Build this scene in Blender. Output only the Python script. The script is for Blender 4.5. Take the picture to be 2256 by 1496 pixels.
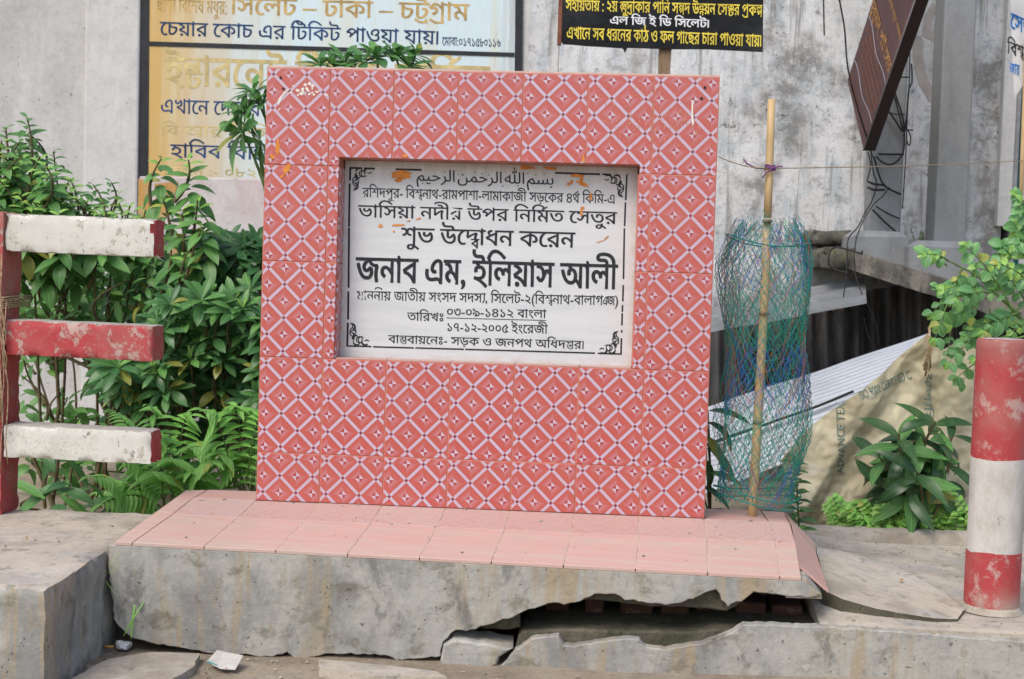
import bpy, bmesh, math, random
from math import radians, sin, cos, pi, sqrt
from mathutils import Vector, Matrix, noise
from mathutils.geometry import delaunay_2d_cdt
import numpy as np

SC = bpy.context.scene
COL = SC.collection
for _o in list(bpy.data.objects):
    bpy.data.objects.remove(_o)

# ------------------------------------------------------------------ camera
# world: metres, X right along the monument's face, Y away from the road, Z up, origin at the foot of the face
CAM_P = Vector((1.0454, -4.187, 0.7647))
CAM_R = Vector((0.997614, 0.06237, 0.029608))
CAM_U = Vector((-0.032958, 0.053388, 0.99803))
CAM_F = Vector((-0.060666, 0.996624, -0.055316))
cd = bpy.data.cameras.new('camera')
cd.sensor_width = 36.0
cd.lens = 3000.0 / 2256.0 * 36.0
cd.clip_start = 0.05
cd.clip_end = 400.0
cd.dof.use_dof = True
cd.dof.focus_distance = 4.2
cd.dof.aperture_fstop = 7.0
cam = bpy.data.objects.new('camera', cd)
COL.objects.link(cam)
cam.matrix_world = Matrix(((CAM_R.x, CAM_U.x, -CAM_F.x, CAM_P.x),
                           (CAM_R.y, CAM_U.y, -CAM_F.y, CAM_P.y),
                           (CAM_R.z, CAM_U.z, -CAM_F.z, CAM_P.z),
                           (0, 0, 0, 1)))
SC.camera = cam

# ------------------------------------------------------------------ sky, sun, exposure (bright overcast)
SUN_EL, SUN_AZ = 52.0, 212.0      # azimuth measured from +Y (north) clockwise: behind and left of the camera
world = bpy.data.worlds.new('World')
SC.world = world
world.use_nodes = True
wn = world.node_tree
bg = wn.nodes['Background']
sky = wn.nodes.new('ShaderNodeTexSky')
sky.sky_type = 'NISHITA'
sky.sun_disc = False
sky.sun_elevation = radians(SUN_EL)
sky.sun_rotation = radians(SUN_AZ)
sky.air_density = 1.0
sky.dust_density = 3.0
sky.ozone_density = 1.0
wn.links.new(sky.outputs[0], bg.inputs[0])
bg.inputs[1].default_value = 0.15

sl = bpy.data.lights.new('sun', 'SUN')
sl.energy = 1.2
sl.angle = radians(28.0)
sl.color = (1.0, 0.97, 0.93)
sun = bpy.data.objects.new('sun', sl)
COL.objects.link(sun)
_d = Vector((sin(radians(SUN_AZ)) * cos(radians(SUN_EL)), cos(radians(SUN_AZ)) * cos(radians(SUN_EL)), sin(radians(SUN_EL))))
sun.rotation_euler = _d.to_track_quat('Z', 'Y').to_euler()
sun.location = (-2, -4, 6)

vs = SC.view_settings
vs.view_transform = 'Standard'
vs.look = 'None'
vs.exposure = 0.52
vs.gamma = 1.0
vs.use_curve_mapping = False
SC.cycles.max_bounces = 6
SC.cycles.transparent_max_bounces = 6

# ------------------------------------------------------------------ helpers
def ray(u, v):
    return CAM_R * ((u - 1128.0) / 3000.0) + CAM_U * (-(v - 748.0) / 3000.0) + CAM_F

def at(u, v, Y):
    """point of the depth plane Y that shows at photograph position u, v"""
    d = ray(u, v)
    return CAM_P + d * ((Y - CAM_P.y) / d.y)

def atz(u, v, Z):
    d = ray(u, v)
    return CAM_P + d * ((Z - CAM_P.z) / d.z)

def atp(u, v, p0, n):
    d = ray(u, v)
    return CAM_P + d * ((Vector(p0) - CAM_P).dot(n) / d.dot(n))

OFF = {}

def finish(o, parent, local=False):
    if parent is not None:
        o.parent = parent
        OFF[o] = OFF.get(parent, Vector())
        if not local and o.type == 'MESH':
            o.data.transform(Matrix.Translation(-OFF[o]))
    COL.objects.link(o)
    return o

def thing(name, label, cat, loc=(0, 0, 0), group=None, rot=None):
    o = bpy.data.objects.new(name, None)
    o.empty_display_size = 0.1
    COL.objects.link(o)
    o.location = loc
    if rot:
        o.rotation_euler = rot
    OFF[o] = Vector(loc)
    return tag(o, label, cat, group)

def tag(o, label=None, cat=None, group=None, kind=None):
    if label: o['label'] = label
    if cat: o['category'] = cat
    if group: o['group'] = group
    if kind: o['kind'] = kind
    return o

class MB:
    """collects faces, then links them as one mesh object"""
    def __init__(s):
        s.v = []; s.f = []; s.sm = []
    def add(s, vs, fs, smooth=False):
        b = len(s.v)
        s.v += [tuple(p) for p in vs]
        for f in fs:
            s.f.append(tuple(b + i for i in f)); s.sm.append(smooth)
        return s
    def box(s, lo, hi, bev=0.0):
        (x0, y0, z0), (x1, y1, z1) = lo, hi
        if bev <= 0:
            vs = [(x, y, z) for z in (z0, z1) for y in (y0, y1) for x in (x0, x1)]
            s.add(vs, [(0, 2, 3, 1), (4, 5, 7, 6), (0, 1, 5, 4), (1, 3, 7, 5), (3, 2, 6, 7), (2, 0, 4, 6)])
        else:
            bm = bmesh.new()
            bmesh.ops.create_cube(bm, size=1)
            for v in bm.verts:
                v.co = Vector(((x0 + x1) / 2 + v.co.x * (x1 - x0), (y0 + y1) / 2 + v.co.y * (y1 - y0), (z0 + z1) / 2 + v.co.z * (z1 - z0)))
            bmesh.ops.bevel(bm, geom=bm.edges[:], offset=bev, segments=2, affect='EDGES', profile=0.5)
            s.bm(bm); bm.free()
        return s
    def bm(s, bm, smooth=False):
        bm.verts.index_update()
        s.add([v.co for v in bm.verts], [[v.index for v in f.verts] for f in bm.faces], smooth)
        return s
    def hexa(s, p):
        """eight corners: bottom 4 (ccw from above), top 4"""
        return s.add(p, [(3, 2, 1, 0), (4, 5, 6, 7), (0, 1, 5, 4), (1, 2, 6, 5), (2, 3, 7, 6), (3, 0, 4, 7)])
    def tube(s, pts, rad, n=6, cap=True, smooth=True):
        pts = [Vector(p) for p in pts]
        if not hasattr(rad, '__len__'): rad = [rad] * len(pts)
        t0 = (pts[1] - pts[0]).normalized()
        up = Vector((0, 0, 1)) if abs(t0.z) < 0.9 else Vector((1, 0, 0))
        a = t0.cross(up).normalized()
        vs = []
        for i, p in enumerate(pts):
            t = (pts[min(i + 1, len(pts) - 1)] - pts[max(i - 1, 0)])
            t = t.normalized() if t.length > 1e-9 else t0
            a = (a - t * a.dot(t))
            a = a.normalized() if a.length > 1e-6 else t.orthogonal().normalized()
            b = t.cross(a)
            for k in range(n):
                an = 2 * pi * k / n
                vs.append(p + (a * cos(an) + b * sin(an)) * rad[i])
        fs = []
        for i in range(len(pts) - 1):
            for k in range(n):
                fs.append((i * n + k, i * n + (k + 1) % n, (i + 1) * n + (k + 1) % n, (i + 1) * n + k))
        s.add(vs, fs, smooth)
        if cap:
            m = len(pts) - 1
            s.add(vs[:n], [tuple(range(n))[::-1]]); s.add(vs[m * n:], [tuple(range(n))])
        return s
    def prism(s, poly, back, fn, chamfer=0.0):
        """poly: 2-D outline (ccw seen from the front); fn(x, z, d) -> 3-D, d depth behind the front"""
        n = len(poly)
        if chamfer > 0:
            inn = inset(poly, chamfer)
            vs = [fn(x, z, 0) for x, z in inn] + [fn(x, z, chamfer) for x, z in poly] + [fn(x, z, back) for x, z in poly]
            fs = []
            for i in range(n):
                j = (i + 1) % n
                fs += [(i, n + i, n + j, j), (n + i, 2 * n + i, 2 * n + j, n + j)]
            s.add(vs, fs)
            s.add(vs[:n], tri(inn)); s.add(vs[2 * n:], [t[::-1] for t in tri(poly)])
        else:
            vs = [fn(x, z, 0) for x, z in poly] + [fn(x, z, back) for x, z in poly]
            s.add(vs, [(i, n + i, n + (i + 1) % n, (i + 1) % n) for i in range(n)])
            s.add(vs[:n], tri(poly)); s.add(vs[n:], [t[::-1] for t in tri(poly)])
        return s
    def grid(s, fn, nu, nv, smooth=True):
        vs = [fn(i / nu, j / nv) for j in range(nv + 1) for i in range(nu + 1)]
        w = nu + 1
        return s.add(vs, [(j * w + i, j * w + i + 1, (j + 1) * w + i + 1, (j + 1) * w + i) for j in range(nv) for i in range(nu)], smooth)
    def mesh(s, name, mat=None):
        me = bpy.data.meshes.new(name)
        me.from_pydata(s.v, [], s.f)
        me.polygons.foreach_set('use_smooth', s.sm)
        if mat: me.materials.append(mat)
        me.update()
        return me
    def build(s, name, mat, parent=None, local=False, fix=True):
        me = s.mesh(name, mat)
        if fix:
            bm = bmesh.new(); bm.from_mesh(me)
            bmesh.ops.remove_doubles(bm, verts=bm.verts[:], dist=1e-6)
            bmesh.ops.recalc_face_normals(bm, faces=bm.faces[:])
            bm.to_mesh(me); bm.free()
        return finish(bpy.data.objects.new(name, me), parent, local)

def tri(poly):
    from mathutils.geometry import tessellate_polygon
    return [tuple(t) for t in tessellate_polygon([[Vector((x, y, 0)) for x, y in poly]])]

def inset(poly, d):
    n = len(poly); out = []
    for i in range(n):
        p0 = Vector(poly[i - 1]); p1 = Vector(poly[i]); p2 = Vector(poly[(i + 1) % n])
        a = (p1 - p0).normalized(); b = (p2 - p1).normalized()
        na = Vector((-a.y, a.x)); nb = Vector((-b.y, b.x))
        m = na + nb
        k = d / max(0.2, m.dot(na))
        out.append(tuple(p1 + m * k))
    return out

def roughen(o, amp, scale, seed=0.0, octaves=3, axis=None):
    for v in o.data.vertices:
        p = Vector(v.co) * scale + Vector((seed, seed * 1.7, seed * 0.3))
        d = noise.noise_vector(p) + noise.noise_vector(p * 2.3) * 0.5 + noise.noise_vector(p * 5.1) * 0.25
        if axis: d = Vector((d.x * axis[0], d.y * axis[1], d.z * axis[2]))
        v.co += d * amp
    o.data.update()

def rough_block(name, lo, hi, res, bev, amp, scale, mat, parent=None, seed=0.0):
    """a weathered concrete block: finely divided box with worn, rounded arrises"""
    lo = Vector(lo); hi = Vector(hi)
    m = MB()
    n = [max(2, int(round((hi[i] - lo[i]) / res))) for i in range(3)]
    bm = bmesh.new()
    bmesh.ops.create_cube(bm, size=1)
    for v in bm.verts:
        v.co = Vector([(lo[i] + hi[i]) / 2 + v.co[i] * (hi[i] - lo[i]) for i in range(3)])
    for ax in range(3):
        for k in range(1, n[ax]):
            c = Vector((0, 0, 0)); c[ax] = lo[ax] + (hi[ax] - lo[ax]) * k / n[ax]
            no = Vector((0, 0, 0)); no[ax] = 1
            bmesh.ops.bisect_plane(bm, geom=bm.verts[:] + bm.edges[:] + bm.faces[:], plane_co=c, plane_no=no)
    m.bm(bm, True); bm.free()
    o = m.build(name, mat, parent)
    off = OFF.get(o, Vector())
    mid = (lo + hi) / 2
    for v in o.data.vertices:
        q = Vector(v.co) + off
        p = q * scale + Vector((seed, seed * 1.7, seed * 0.3))
        on = [min(abs(q[i] - lo[i]), abs(q[i] - hi[i])) < 1e-4 for i in range(3)]
        d = (noise.noise_vector(p) + noise.noise_vector(p * 2.7) * 0.5 + noise.noise_vector(p * 6.1) * 0.25) * amp
        if sum(on) >= 2:      # knocked and worn along the arrises
            k = bev * (.25 + 1.6 * max(0.0, noise.noise(p * 3.3) + .5 * noise.noise(p * 9.0)))
            for i in range(3):
                if on[i]: d[i] += k * (1 if q[i] < mid[i] else -1)
        v.co += d
    o.data.set_sharp_from_angle(angle=radians(40))
    return o

# ------------------------------------------------------------------ materials
def lin(r, g, b):
    f = lambda c: (c / 255 / 12.92) if c / 255 <= 0.04045 else ((c / 255 + 0.055) / 1.055) ** 2.4
    return (f(r), f(g), f(b), 1.0)

class X:
    """tiny expression layer over Math nodes"""
    nt = None
    def __init__(s, sock): s.k = sock
    @staticmethod
    def m(op, *a):
        n = X.nt.nodes.new('ShaderNodeMath'); n.operation = op
        for i, x in enumerate(a):
            if isinstance(x, X): X.nt.links.new(x.k, n.inputs[i])
            else: n.inputs[i].default_value = float(x)
        return X(n.outputs[0])
    def __add__(s, o): return X.m('ADD', s, o)
    __radd__ = __add__
    def __sub__(s, o): return X.m('SUBTRACT', s, o)
    def __rsub__(s, o): return X.m('SUBTRACT', o, s)
    def __mul__(s, o): return X.m('MULTIPLY', s, o)
    __rmul__ = __mul__
    def __truediv__(s, o): return X.m('DIVIDE', s, o)
    def lt(s, o): return X.m('LESS_THAN', s, o)
    def gt(s, o): return X.m('GREATER_THAN', s, o)
    def abs(s): return X.m('ABSOLUTE', s)
    def fr(s): return X.m('FRACT', s)
    def mx(s, o): return X.m('MAXIMUM', s, o)
    def mn(s, o): return X.m('MINIMUM', s, o)
    def ramp(s, a, b):
        n = X.nt.nodes.new('ShaderNodeMapRange'); n.interpolation_type = 'SMOOTHSTEP'; n.clamp = True
        X.nt.links.new(s.k, n.inputs[0])
        n.inputs[1].default_value = a; n.inputs[2].default_value = b
        n.inputs[3].default_value = 0.0; n.inputs[4].default_value = 1.0
        return X(n.outputs[0])

def mixc(fac, a, b):
    n = X.nt.nodes.new('ShaderNodeMix'); n.data_type = 'RGBA'
    for i, x in ((0, fac), (6, a), (7, b)):
        if isinstance(x, X): X.nt.links.new(x.k, n.inputs[i])
        elif isinstance(x, (int, float)): n.inputs[i].default_value = x
        else: n.inputs[i].default_value = x
    return X(n.outputs[2])

def newmat(name):
    m = bpy.data.materials.new(name)
    m.use_nodes = True
    X.nt = m.node_tree
    return m, m.node_tree.nodes['Principled BSDF']

def coords(kind='Object'):
    n = X.nt.nodes.new('ShaderNodeTexCoord')
    return X(n.outputs[kind])

def sep(v):
    n = X.nt.nodes.new('ShaderNodeSeparateXYZ'); X.nt.links.new(v.k, n.inputs[0])
    return X(n.outputs[0]), X(n.outputs[1]), X(n.outputs[2])

def nz(vec, scale, detail=4, rough=0.55, stretch=None, off=(0, 0, 0), dist=0.0):
    v = vec
    if stretch or off != (0, 0, 0):
        mp = X.nt.nodes.new('ShaderNodeMapping'); X.nt.links.new(vec.k, mp.inputs[0])
        mp.inputs[1].default_value = off
        mp.inputs[3].default_value = stretch or (1, 1, 1)
        v = X(mp.outputs[0])
    n = X.nt.nodes.new('ShaderNodeTexNoise')
    X.nt.links.new(v.k, n.inputs['Vector'])
    n.inputs['Scale'].default_value = scale; n.inputs['Detail'].default_value = detail
    n.inputs['Roughness'].default_value = rough; n.inputs['Distortion'].default_value = dist
    return X(n.outputs[0])

def bump(bs, h, strength=0.3, dist=0.01):
    n = X.nt.nodes.new('ShaderNodeBump')
    n.inputs['Strength'].default_value = strength; n.inputs['Distance'].default_value = dist
    X.nt.links.new(h.k, n.inputs['Height'])
    X.nt.links.new(n.outputs[0], bs.inputs['Normal'])

def setc(bs, c):
    if isinstance(c, X): X.nt.links.new(c.k, bs.inputs['Base Color'])
    else: bs.inputs['Base Color'].default_value = c

def cracks(v, scale, width=.012, off=(0, 0, 0)):
    """thin wandering lines: edges of distorted cells"""
    w = X.nt.nodes.new('ShaderNodeTexNoise'); X.nt.links.new(v.k, w.inputs['Vector']); w.inputs['Scale'].default_value = scale * 1.7; w.inputs['Detail'].default_value = 6
    ad = X.nt.nodes.new('ShaderNodeVectorMath'); ad.operation = 'MULTIPLY_ADD'
    X.nt.links.new(w.outputs['Color'], ad.inputs[0]); ad.inputs[1].default_value = (.55 / scale,) * 3
    X.nt.links.new(v.k, ad.inputs[2])
    vo = X.nt.nodes.new('ShaderNodeTexVoronoi'); vo.feature = 'DISTANCE_TO_EDGE'; vo.inputs['Scale'].default_value = scale
    X.nt.links.new(ad.outputs[0], vo.inputs['Vector'])
    return (1.0 - X(vo.outputs['Distance']).ramp(0.0, width)) * nz(v, scale * .6, 3, .5, off=(7, 3, 5)).ramp(.56, .64)

def weathered(name, base, layers=(), rough=0.85, bmp=0.3, bscale=60, bdist=0.004, spec=0.3, crack=None, pits=.5):
    """layers: (colour, scale, stretch, lo, hi, amount) painted over the base in turn, by noise"""
    m, bs = newmat(name)
    v = coords()
    c = base
    fine = nz(v, bscale, 8, 0.7)
    mid = nz(v, bscale * .28, 7, 0.68, off=(2, 8, 3))
    for i, (col, sc, st, lo, hi, am) in enumerate(layers):
        k = nz(v, sc, 9, 0.66, st, (3.1 * i + 1, 1.7 * i, 5.3 * i), .3).ramp(lo, hi) * am
        c = mixc(k, c, col)
    h = fine + mid * 1.5
    if layers:
        c = mixc(mid.ramp(.42, .72) * .22, c, tuple(q * .45 for q in base[:3]) + (1,))
        c = mixc(fine.ramp(0.50, 0.72) * .30, c, tuple(q * .4 for q in base[:3]) + (1,))
        c = mixc((1.0 - fine.ramp(0.28, 0.45)) * .30, c, tuple(min(1, q * 1.35 + .02) for q in base[:3]) + (1,))
        pit = nz(v, bscale * 1.3, 3, .5, off=(9, 1, 1)).ramp(.68, .73)
        c = mixc(pit * pits, c, tuple(q * .22 for q in base[:3]) + (1,))
        h = h - pit * 1.0
    if crack:
        ck = cracks(v, crack[0], crack[1])
        c = mixc(ck * .45, c, tuple(q * .18 for q in base[:3]) + (1,))
        h = h - ck * 1.2
    setc(bs, c)
    bs.inputs['Roughness'].default_value = rough
    bs.inputs['Specular IOR Level'].default_value = spec
    if bmp: bump(bs, h, bmp, bdist)
    return m

def plain(name, col, rough=0.6, spec=0.4, var=0.0, scale=20):
    m, bs = newmat(name)
    if var:
        k = nz(coords(), scale, 5, 0.6).ramp(0.3, 0.7)
        setc(bs, mixc(k, tuple(c * (1 - var) for c in col[:3]) + (1,), tuple(min(1, c * (1 + var)) for c in col[:3]) + (1,)))
    else: setc(bs, col)
    bs.inputs['Roughness'].default_value = rough
    bs.inputs['Specular IOR Level'].default_value = spec
    return m
# ------------------------------------------------------------------ lettering: outlines of single letters, set and joined by hand
_GL = {}
_BN_PRE = '\u09bf\u09c7\u09c8'
_CONS = set('কখগঘঙচছজঝঞটঠডঢণতথদধনপফবভমযরলশষসহড়ঢ়য়ৎ') | {'\u09dc', '\u09dd', '\u09df'}

def _load(chars):
    todo = [c for c in chars if c not in _GL]
    if not todo: return
    tmp = []
    for c in todo + ['||||']:
        for body in (c, c + '||||'):
            cu = bpy.data.curves.new('glyph', 'FONT'); cu.body = body; cu.size = 1.0
            cu.fill_mode = 'NONE' if body == c else 'FRONT'; cu.resolution_u = 4
            o = bpy.data.objects.new('glyph', cu); COL.objects.link(o); tmp.append(o)
    bpy.context.view_layer.update()
    dg = bpy.context.evaluated_depsgraph_get()
    out = []
    for o in tmp:
        ev = o.evaluated_get(dg)
        me = bpy.data.meshes.new_from_object(ev)
        co = [(v.co.x, v.co.y) for v in me.vertices]
        ed = [tuple(e.vertices) for e in me.edges]
        out.append((co, ed))
        bpy.data.meshes.remove(me)
    for o in tmp:
        cu = o.data; bpy.data.objects.remove(o); bpy.data.curves.remove(cu)
    bar = max(p[0] for p in out[-2][0])
    for i, c in enumerate(todo):
        co, ed = out[2 * i]
        both = out[2 * i + 1][0]
        adv = (max(p[0] for p in both) - bar) if both else 0.3
        nxt = {}
        for a, b in ed:
            nxt.setdefault(a, []).append(b); nxt.setdefault(b, []).append(a)
        seen = set(); cons = []
        for s in range(len(co)):
            if s in seen or s not in nxt: continue
            loop = [s]; seen.add(s); cur = s
            first = s + 1 if (s + 1) in nxt[s] else nxt[s][0]
            prev, cur = s, first
            while cur not in seen:
                loop.append(cur); seen.add(cur)
                n = [x for x in nxt[cur] if x != prev]
                if not n: break
                prev, cur = cur, n[0]
            if len(loop) > 2: cons.append([co[k] for k in loop])
        if sum(_area(q) for q in cons) > 0: cons = [q[::-1] for q in cons]
        _GL[c] = (cons, adv)

def _area(c):
    return 0.5 * sum(c[i - 1][0] * c[i][1] - c[i][0] * c[i - 1][1] for i in range(len(c)))

def stroke(pts, w):
    """flat stroke along a polyline, as one outline"""
    L = []; R = []
    n = len(pts)
    ww = w if hasattr(w, '__len__') else [w] * n
    for i in range(n):
        a = Vector(pts[max(i - 1, 0)]); b = Vector(pts[min(i + 1, n - 1)])
        t = (b - a).normalized(); q = Vector((-t.y, t.x)) * ww[i] / 2
        L.append(tuple(Vector(pts[i]) + q)); R.append(tuple(Vector(pts[i]) - q))
    o = L + R[::-1]
    return o if _area(o) < 0 else o[::-1]

HEAD, FOOT = 0.63, 0.0
def _metrics():
    global HEAD, FOOT
    _load('ব')
    ys = [p[1] for c in _GL['ব'][0] for p in c]
    HEAD, FOOT = max(ys), min(ys)

def _item(cl):
    """outlines and advance of one consonant or conjunct"""
    reph = False
    if cl.startswith('র্') and len(cl) > 2: reph = True; cl = cl[2:]
    ya = ra = False
    while cl.endswith('্য') or cl.endswith('্র'):
        if cl.endswith('্য'): ya = True
        else: ra = True
        cl = cl[:-2]
    parts = cl.split('্')
    H = HEAD
    _load(parts[0] + parts[-1])
    if len(parts) == 1:
        cons, adv = _GL[cl]; cons = [list(c) for c in cons]
    else:
        a, aa = _GL[parts[0]]; b, ba = _GL[parts[-1]]
        if parts[-1] == 'ব':
            k = 0.56; x0 = aa - ba * k * 0.98
            cons = [[(x, 0.20 * H + y * 0.80) for x, y in c] for c in a] + [[(x0 + x * k, -0.22 * H + y * 0.62) for x, y in c] for c in b]
            adv = aa
        elif parts == ['ঞ', 'জ'] or parts == ['ক', 'ষ']:
            cons = [[(x * 0.5, y * 0.95) for x, y in c] for c in a] + [[(aa * 0.36 + x * 0.72, y) for x, y in c] for c in b]
            adv = aa * 0.36 + ba * 0.72
        else:
            w = max(aa, ba) * 0.9
            cons = [[(x * w / aa, 0.42 * H + y * 0.58) for x, y in c] for c in a] + [[(w * 0.12 + x * w / ba * 0.86, -0.12 * H + y * 0.60) for x, y in c] for c in b]
            adv = w
    T = 0.075
    if reph: cons.append(stroke([(adv * 0.42, H * 1.04), (adv * 0.82, H * 1.30)], [T, T * 0.7]))
    if ya:
        cons.append(stroke([(adv + .02, H * .98), (adv + .30, H * .98)], T))
        cons.append(stroke([(adv + .20, H), (adv + .21, H * .3), (adv + .16, H * .08), (adv + .06, H * -.02)], T)); adv += .28
    if ra:
        cons.append(stroke([(adv * .08, H * .02), (adv * .4, H * -.17), (adv * .72, H * -.16), (adv * .84, H * .02), (adv * .84, -H * .2)], T))
    return cons, adv

def shape(text):
    """Bengali order: vowel signs that stand before their letter are set first"""
    if HEAD == 0.63: _metrics()
    t = text.replace('য\u09bc', '\u09df').replace('ড\u09bc', '\u09dc').replace('ঢ\u09bc', '\u09dd')
    i = 0; x = 0.0; out = []
    def put(cons, adv):
        nonlocal x
        out.extend([[(px + x, py) for px, py in c] for c in cons]); x += adv
    while i < len(t):
        c = t[i]
        if c in _CONS:
            j = i + 1
            while j + 1 < len(t) and t[j] == '্' and t[j + 1] in _CONS: j += 2
            cl = t[i:j]; hal = False
            if j < len(t) and t[j] == '্': hal = True; j += 1
            sg = ''
            while j < len(t) and t[j] in '\u09be\u09bf\u09c0\u09c1\u09c2\u09c3\u09c7\u09c8\u09cb\u09cc\u09d7\u0981': sg += t[j]; j += 1
            sg = sg.replace('\u09cb', '\u09c7\u09be').replace('\u09cc', '\u09c7\u09d7')
            for s in sg:
                if s in _BN_PRE: _load(s); put(*_GL[s])
            put(*_item(cl))
            if hal: _load('্'); put(*_GL['্'])
            for s in sg:
                if s not in _BN_PRE: _load(s); put(*_GL[s])
            i = j
        else:
            _load(c)
            if c == ' ': x += 0.27
            elif c == '।': put([stroke([(.12, HEAD), (.12, 0)], .08)], .26)
            else: put(*_GL[c])
            i += 1
    return out, x

def thicken(cons, dx, dy):
    r = []
    for c in cons:
        n = len(c); o = []
        for i in range(n):
            a = Vector(c[i - 1]); b = Vector(c[i]); d = Vector(c[(i + 1) % n])
            t1 = (b - a); t2 = (d - b)
            if t1.length < 1e-9 or t2.length < 1e-9: o.append(tuple(b)); continue
            t1.normalize(); t2.normalize()
            nn = Vector((-(t1.y + t2.y), t1.x + t2.x))     # left normal; outlines run clockwise, so left is outside
            if nn.length < 1e-6: o.append(tuple(b)); continue
            nn.normalize()
            o.append((b.x + nn.x * dx, b.y + nn.y * dy))
        r.append(o)
    return r

def fill(cons):
    """union of all outlines (non-zero winding) as triangles"""
    vs = []; es = []
    P = []; Q = []
    for c in cons:
        b = len(vs); n = len(c)
        vs += [Vector(p) for p in c]
        es += [(b + i, b + (i + 1) % n) for i in range(n)]
        P += c; Q += c[1:] + c[:1]
    ov, oe, of, *_ = delaunay_2d_cdt(vs, es, [], 0, 1e-6)
    V = np.array([(p.x, p.y) for p in ov]); Fc = np.array([f for f in of if len(f) == 3])
    ctr = V[Fc].mean(axis=1)
    P = np.array(P); Q = np.array(Q)
    wind = np.zeros(len(ctr))
    for k in range(0, len(ctr), 400):
        cx = ctr[k:k + 400, 0][:, None]; cy = ctr[k:k + 400, 1][:, None]
        up = (P[None, :, 1] <= cy) & (Q[None, :, 1] > cy); dn = (P[None, :, 1] > cy) & (Q[None, :, 1] <= cy)
        side = (Q[None, :, 0] - P[None, :, 0]) * (cy - P[None, :, 1]) - (cx - P[None, :, 0]) * (Q[None, :, 1] - P[None, :, 1])
        wind[k:k + 400] = (up & (side > 0)).sum(1) - (dn & (side < 0)).sum(1)
    return V, Fc[wind != 0]

def letters(name, text, A, B, base, mat, parent, bold=(0.0, 0.0), lift=(0, -0.0006, 0), local=False, shaped=None, warp=None, holes=None):
    """set a line from A to B (its head line) with feet at base below A; the letters lie on that plane"""
    cons, W = shaped if shaped else shape(text)
    if bold[0] or bold[1]: cons = thicken(cons, *bold)
    xs = [p[0] for c in cons for p in c]
    x0, x1 = min(xs), max(xs)
    V, Fc = fill(cons)
    A = Vector(A); B = Vector(B); base = Vector(base); lift = Vector(lift)
    U = (B - A) / (x1 - x0); D = (A - base) / (HEAD - FOOT)
    pts = [base + U * (x - x0) + D * (y - FOOT) + lift for x, y in V]
    if warp: pts = [warp(p) for p in pts]
    m = MB()
    keep = Fc
    if holes is not None:
        ctr = V[Fc].mean(axis=1)
        keep = [f for f, c in zip(Fc, ctr) if not holes((c[0] - x0) / (x1 - x0), c[1] / HEAD)]
    m.add(pts, [tuple(int(i) for i in f) for f in keep])
    return m.build(name, mat, parent, local, fix=False)
# ------------------------------------------------------------------ materials of the monument
def tile_material(name, floor=False):
    m, bs = newmat(name)
    v = coords()
    x, y, z = sep(v)
    d = (y * -1.0) if floor else (z * -1.0)
    P = 0.1045
    a = (x - 0.021) / P; b = (d - 0.020) / P
    p = a + b; q = a - b
    fp = ((p + 0.5).fr() - 0.5).abs(); fq = ((q + 0.5).fr() - 0.5).abs()
    w = 0.062
    bp = 1.0 - fp.ramp(w * .85, w * 1.1); bq = 1.0 - fq.ramp(w * .85, w * 1.1)
    bar = bp.mx(bq)
    knot = bp * bq
    core = (1.0 - fp.ramp(.010, .036)).mx(1.0 - fq.ramp(.010, .036))
    cp = p.fr() - 0.5; cq = q.fr() - 0.5
    da = (cp + cq) * 0.5; db = (cp - cq) * 0.5
    man = da.abs() + db.abs()
    star = man.lt(0.135)
    same = (da * db).gt(0.0)            # upper-left and lower-right quarters
    red = (0.465, 0.098, 0.080, 1); deep = (0.34, 0.048, 0.045, 1)
    white = (0.55, 0.45, 0.535, 1); grey = (0.46, 0.39, 0.51, 1); pink = (0.50, 0.22, 0.255, 1)
    halo = same * (1.0 - man.ramp(0.12, 0.36)) * 0.75
    c = mixc(halo, red, pink)
    c = mixc(star * same, c, deep)
    c = mixc(star * (1.0 - same), c, white)
    shade = (fp.mn(fq)).ramp(w * 1.0, w * 1.9)
    c = mixc((1.0 - shade) * 0.45, c, deep)
    c = mixc(bar, c, white)
    c = mixc(bar * core * 0.8, c, grey)
    c = mixc(knot, c, (0.13, 0.012, 0.03, 1))
    c = mixc(knot * (1.0 - (fp + fq).ramp(.02, .045)) * 0.8, c, (0.42, 0.08, 0.09, 1))
    edge = x.mn(0.2 - x).mn(d)
    c = mixc(1.0 - edge.ramp(0.002, 0.0045), c, (0.55, 0.16, 0.12, 1))
    if floor:
        dust = nz(v, 9, 6, 0.6).ramp(0.25, 0.6)
        c = mixc(dust * 0.22 + 0.72, c, (0.50, 0.36, 0.31, 1))
        bs.inputs['Roughness'].default_value = 0.5
    else:
        g = nz(v, 5, 5, 0.6, off=(2, 3, 1)).ramp(0.45, 0.8)
        c = mixc(g * 0.12, c, (0.55, 0.40, 0.33, 1))
        bs.inputs['Roughness'].default_value = 0.22
    oi = X.nt.nodes.new('ShaderNodeObjectInfo'); r = X(oi.outputs['Random'])
    c = mixc(r * .16, c, (0.40, 0.12, 0.09, 1))
    grime = nz(v, 13, 8, .7, (2, 2, .35)).ramp(.52, .72)
    c = mixc(grime * .16, c, (0.30, 0.21, 0.16, 1))
    bs.inputs['Specular IOR Level'].default_value = 0.5
    setc(bs, c)
    rg = nz(v, 20, 6, .7) * .22 + (.42 if floor else .12)
    X.nt.links.new(rg.k, bs.inputs['Roughness'])
    return m

M_TILE = tile_material('patterned_tile')
M_FLOORTILE = tile_material('patterned_floor_tile', True)
M_GROUT = plain('grout', (0.44, 0.20, 0.15, 1), 0.9, 0.2, 0.25, 30)

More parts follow.
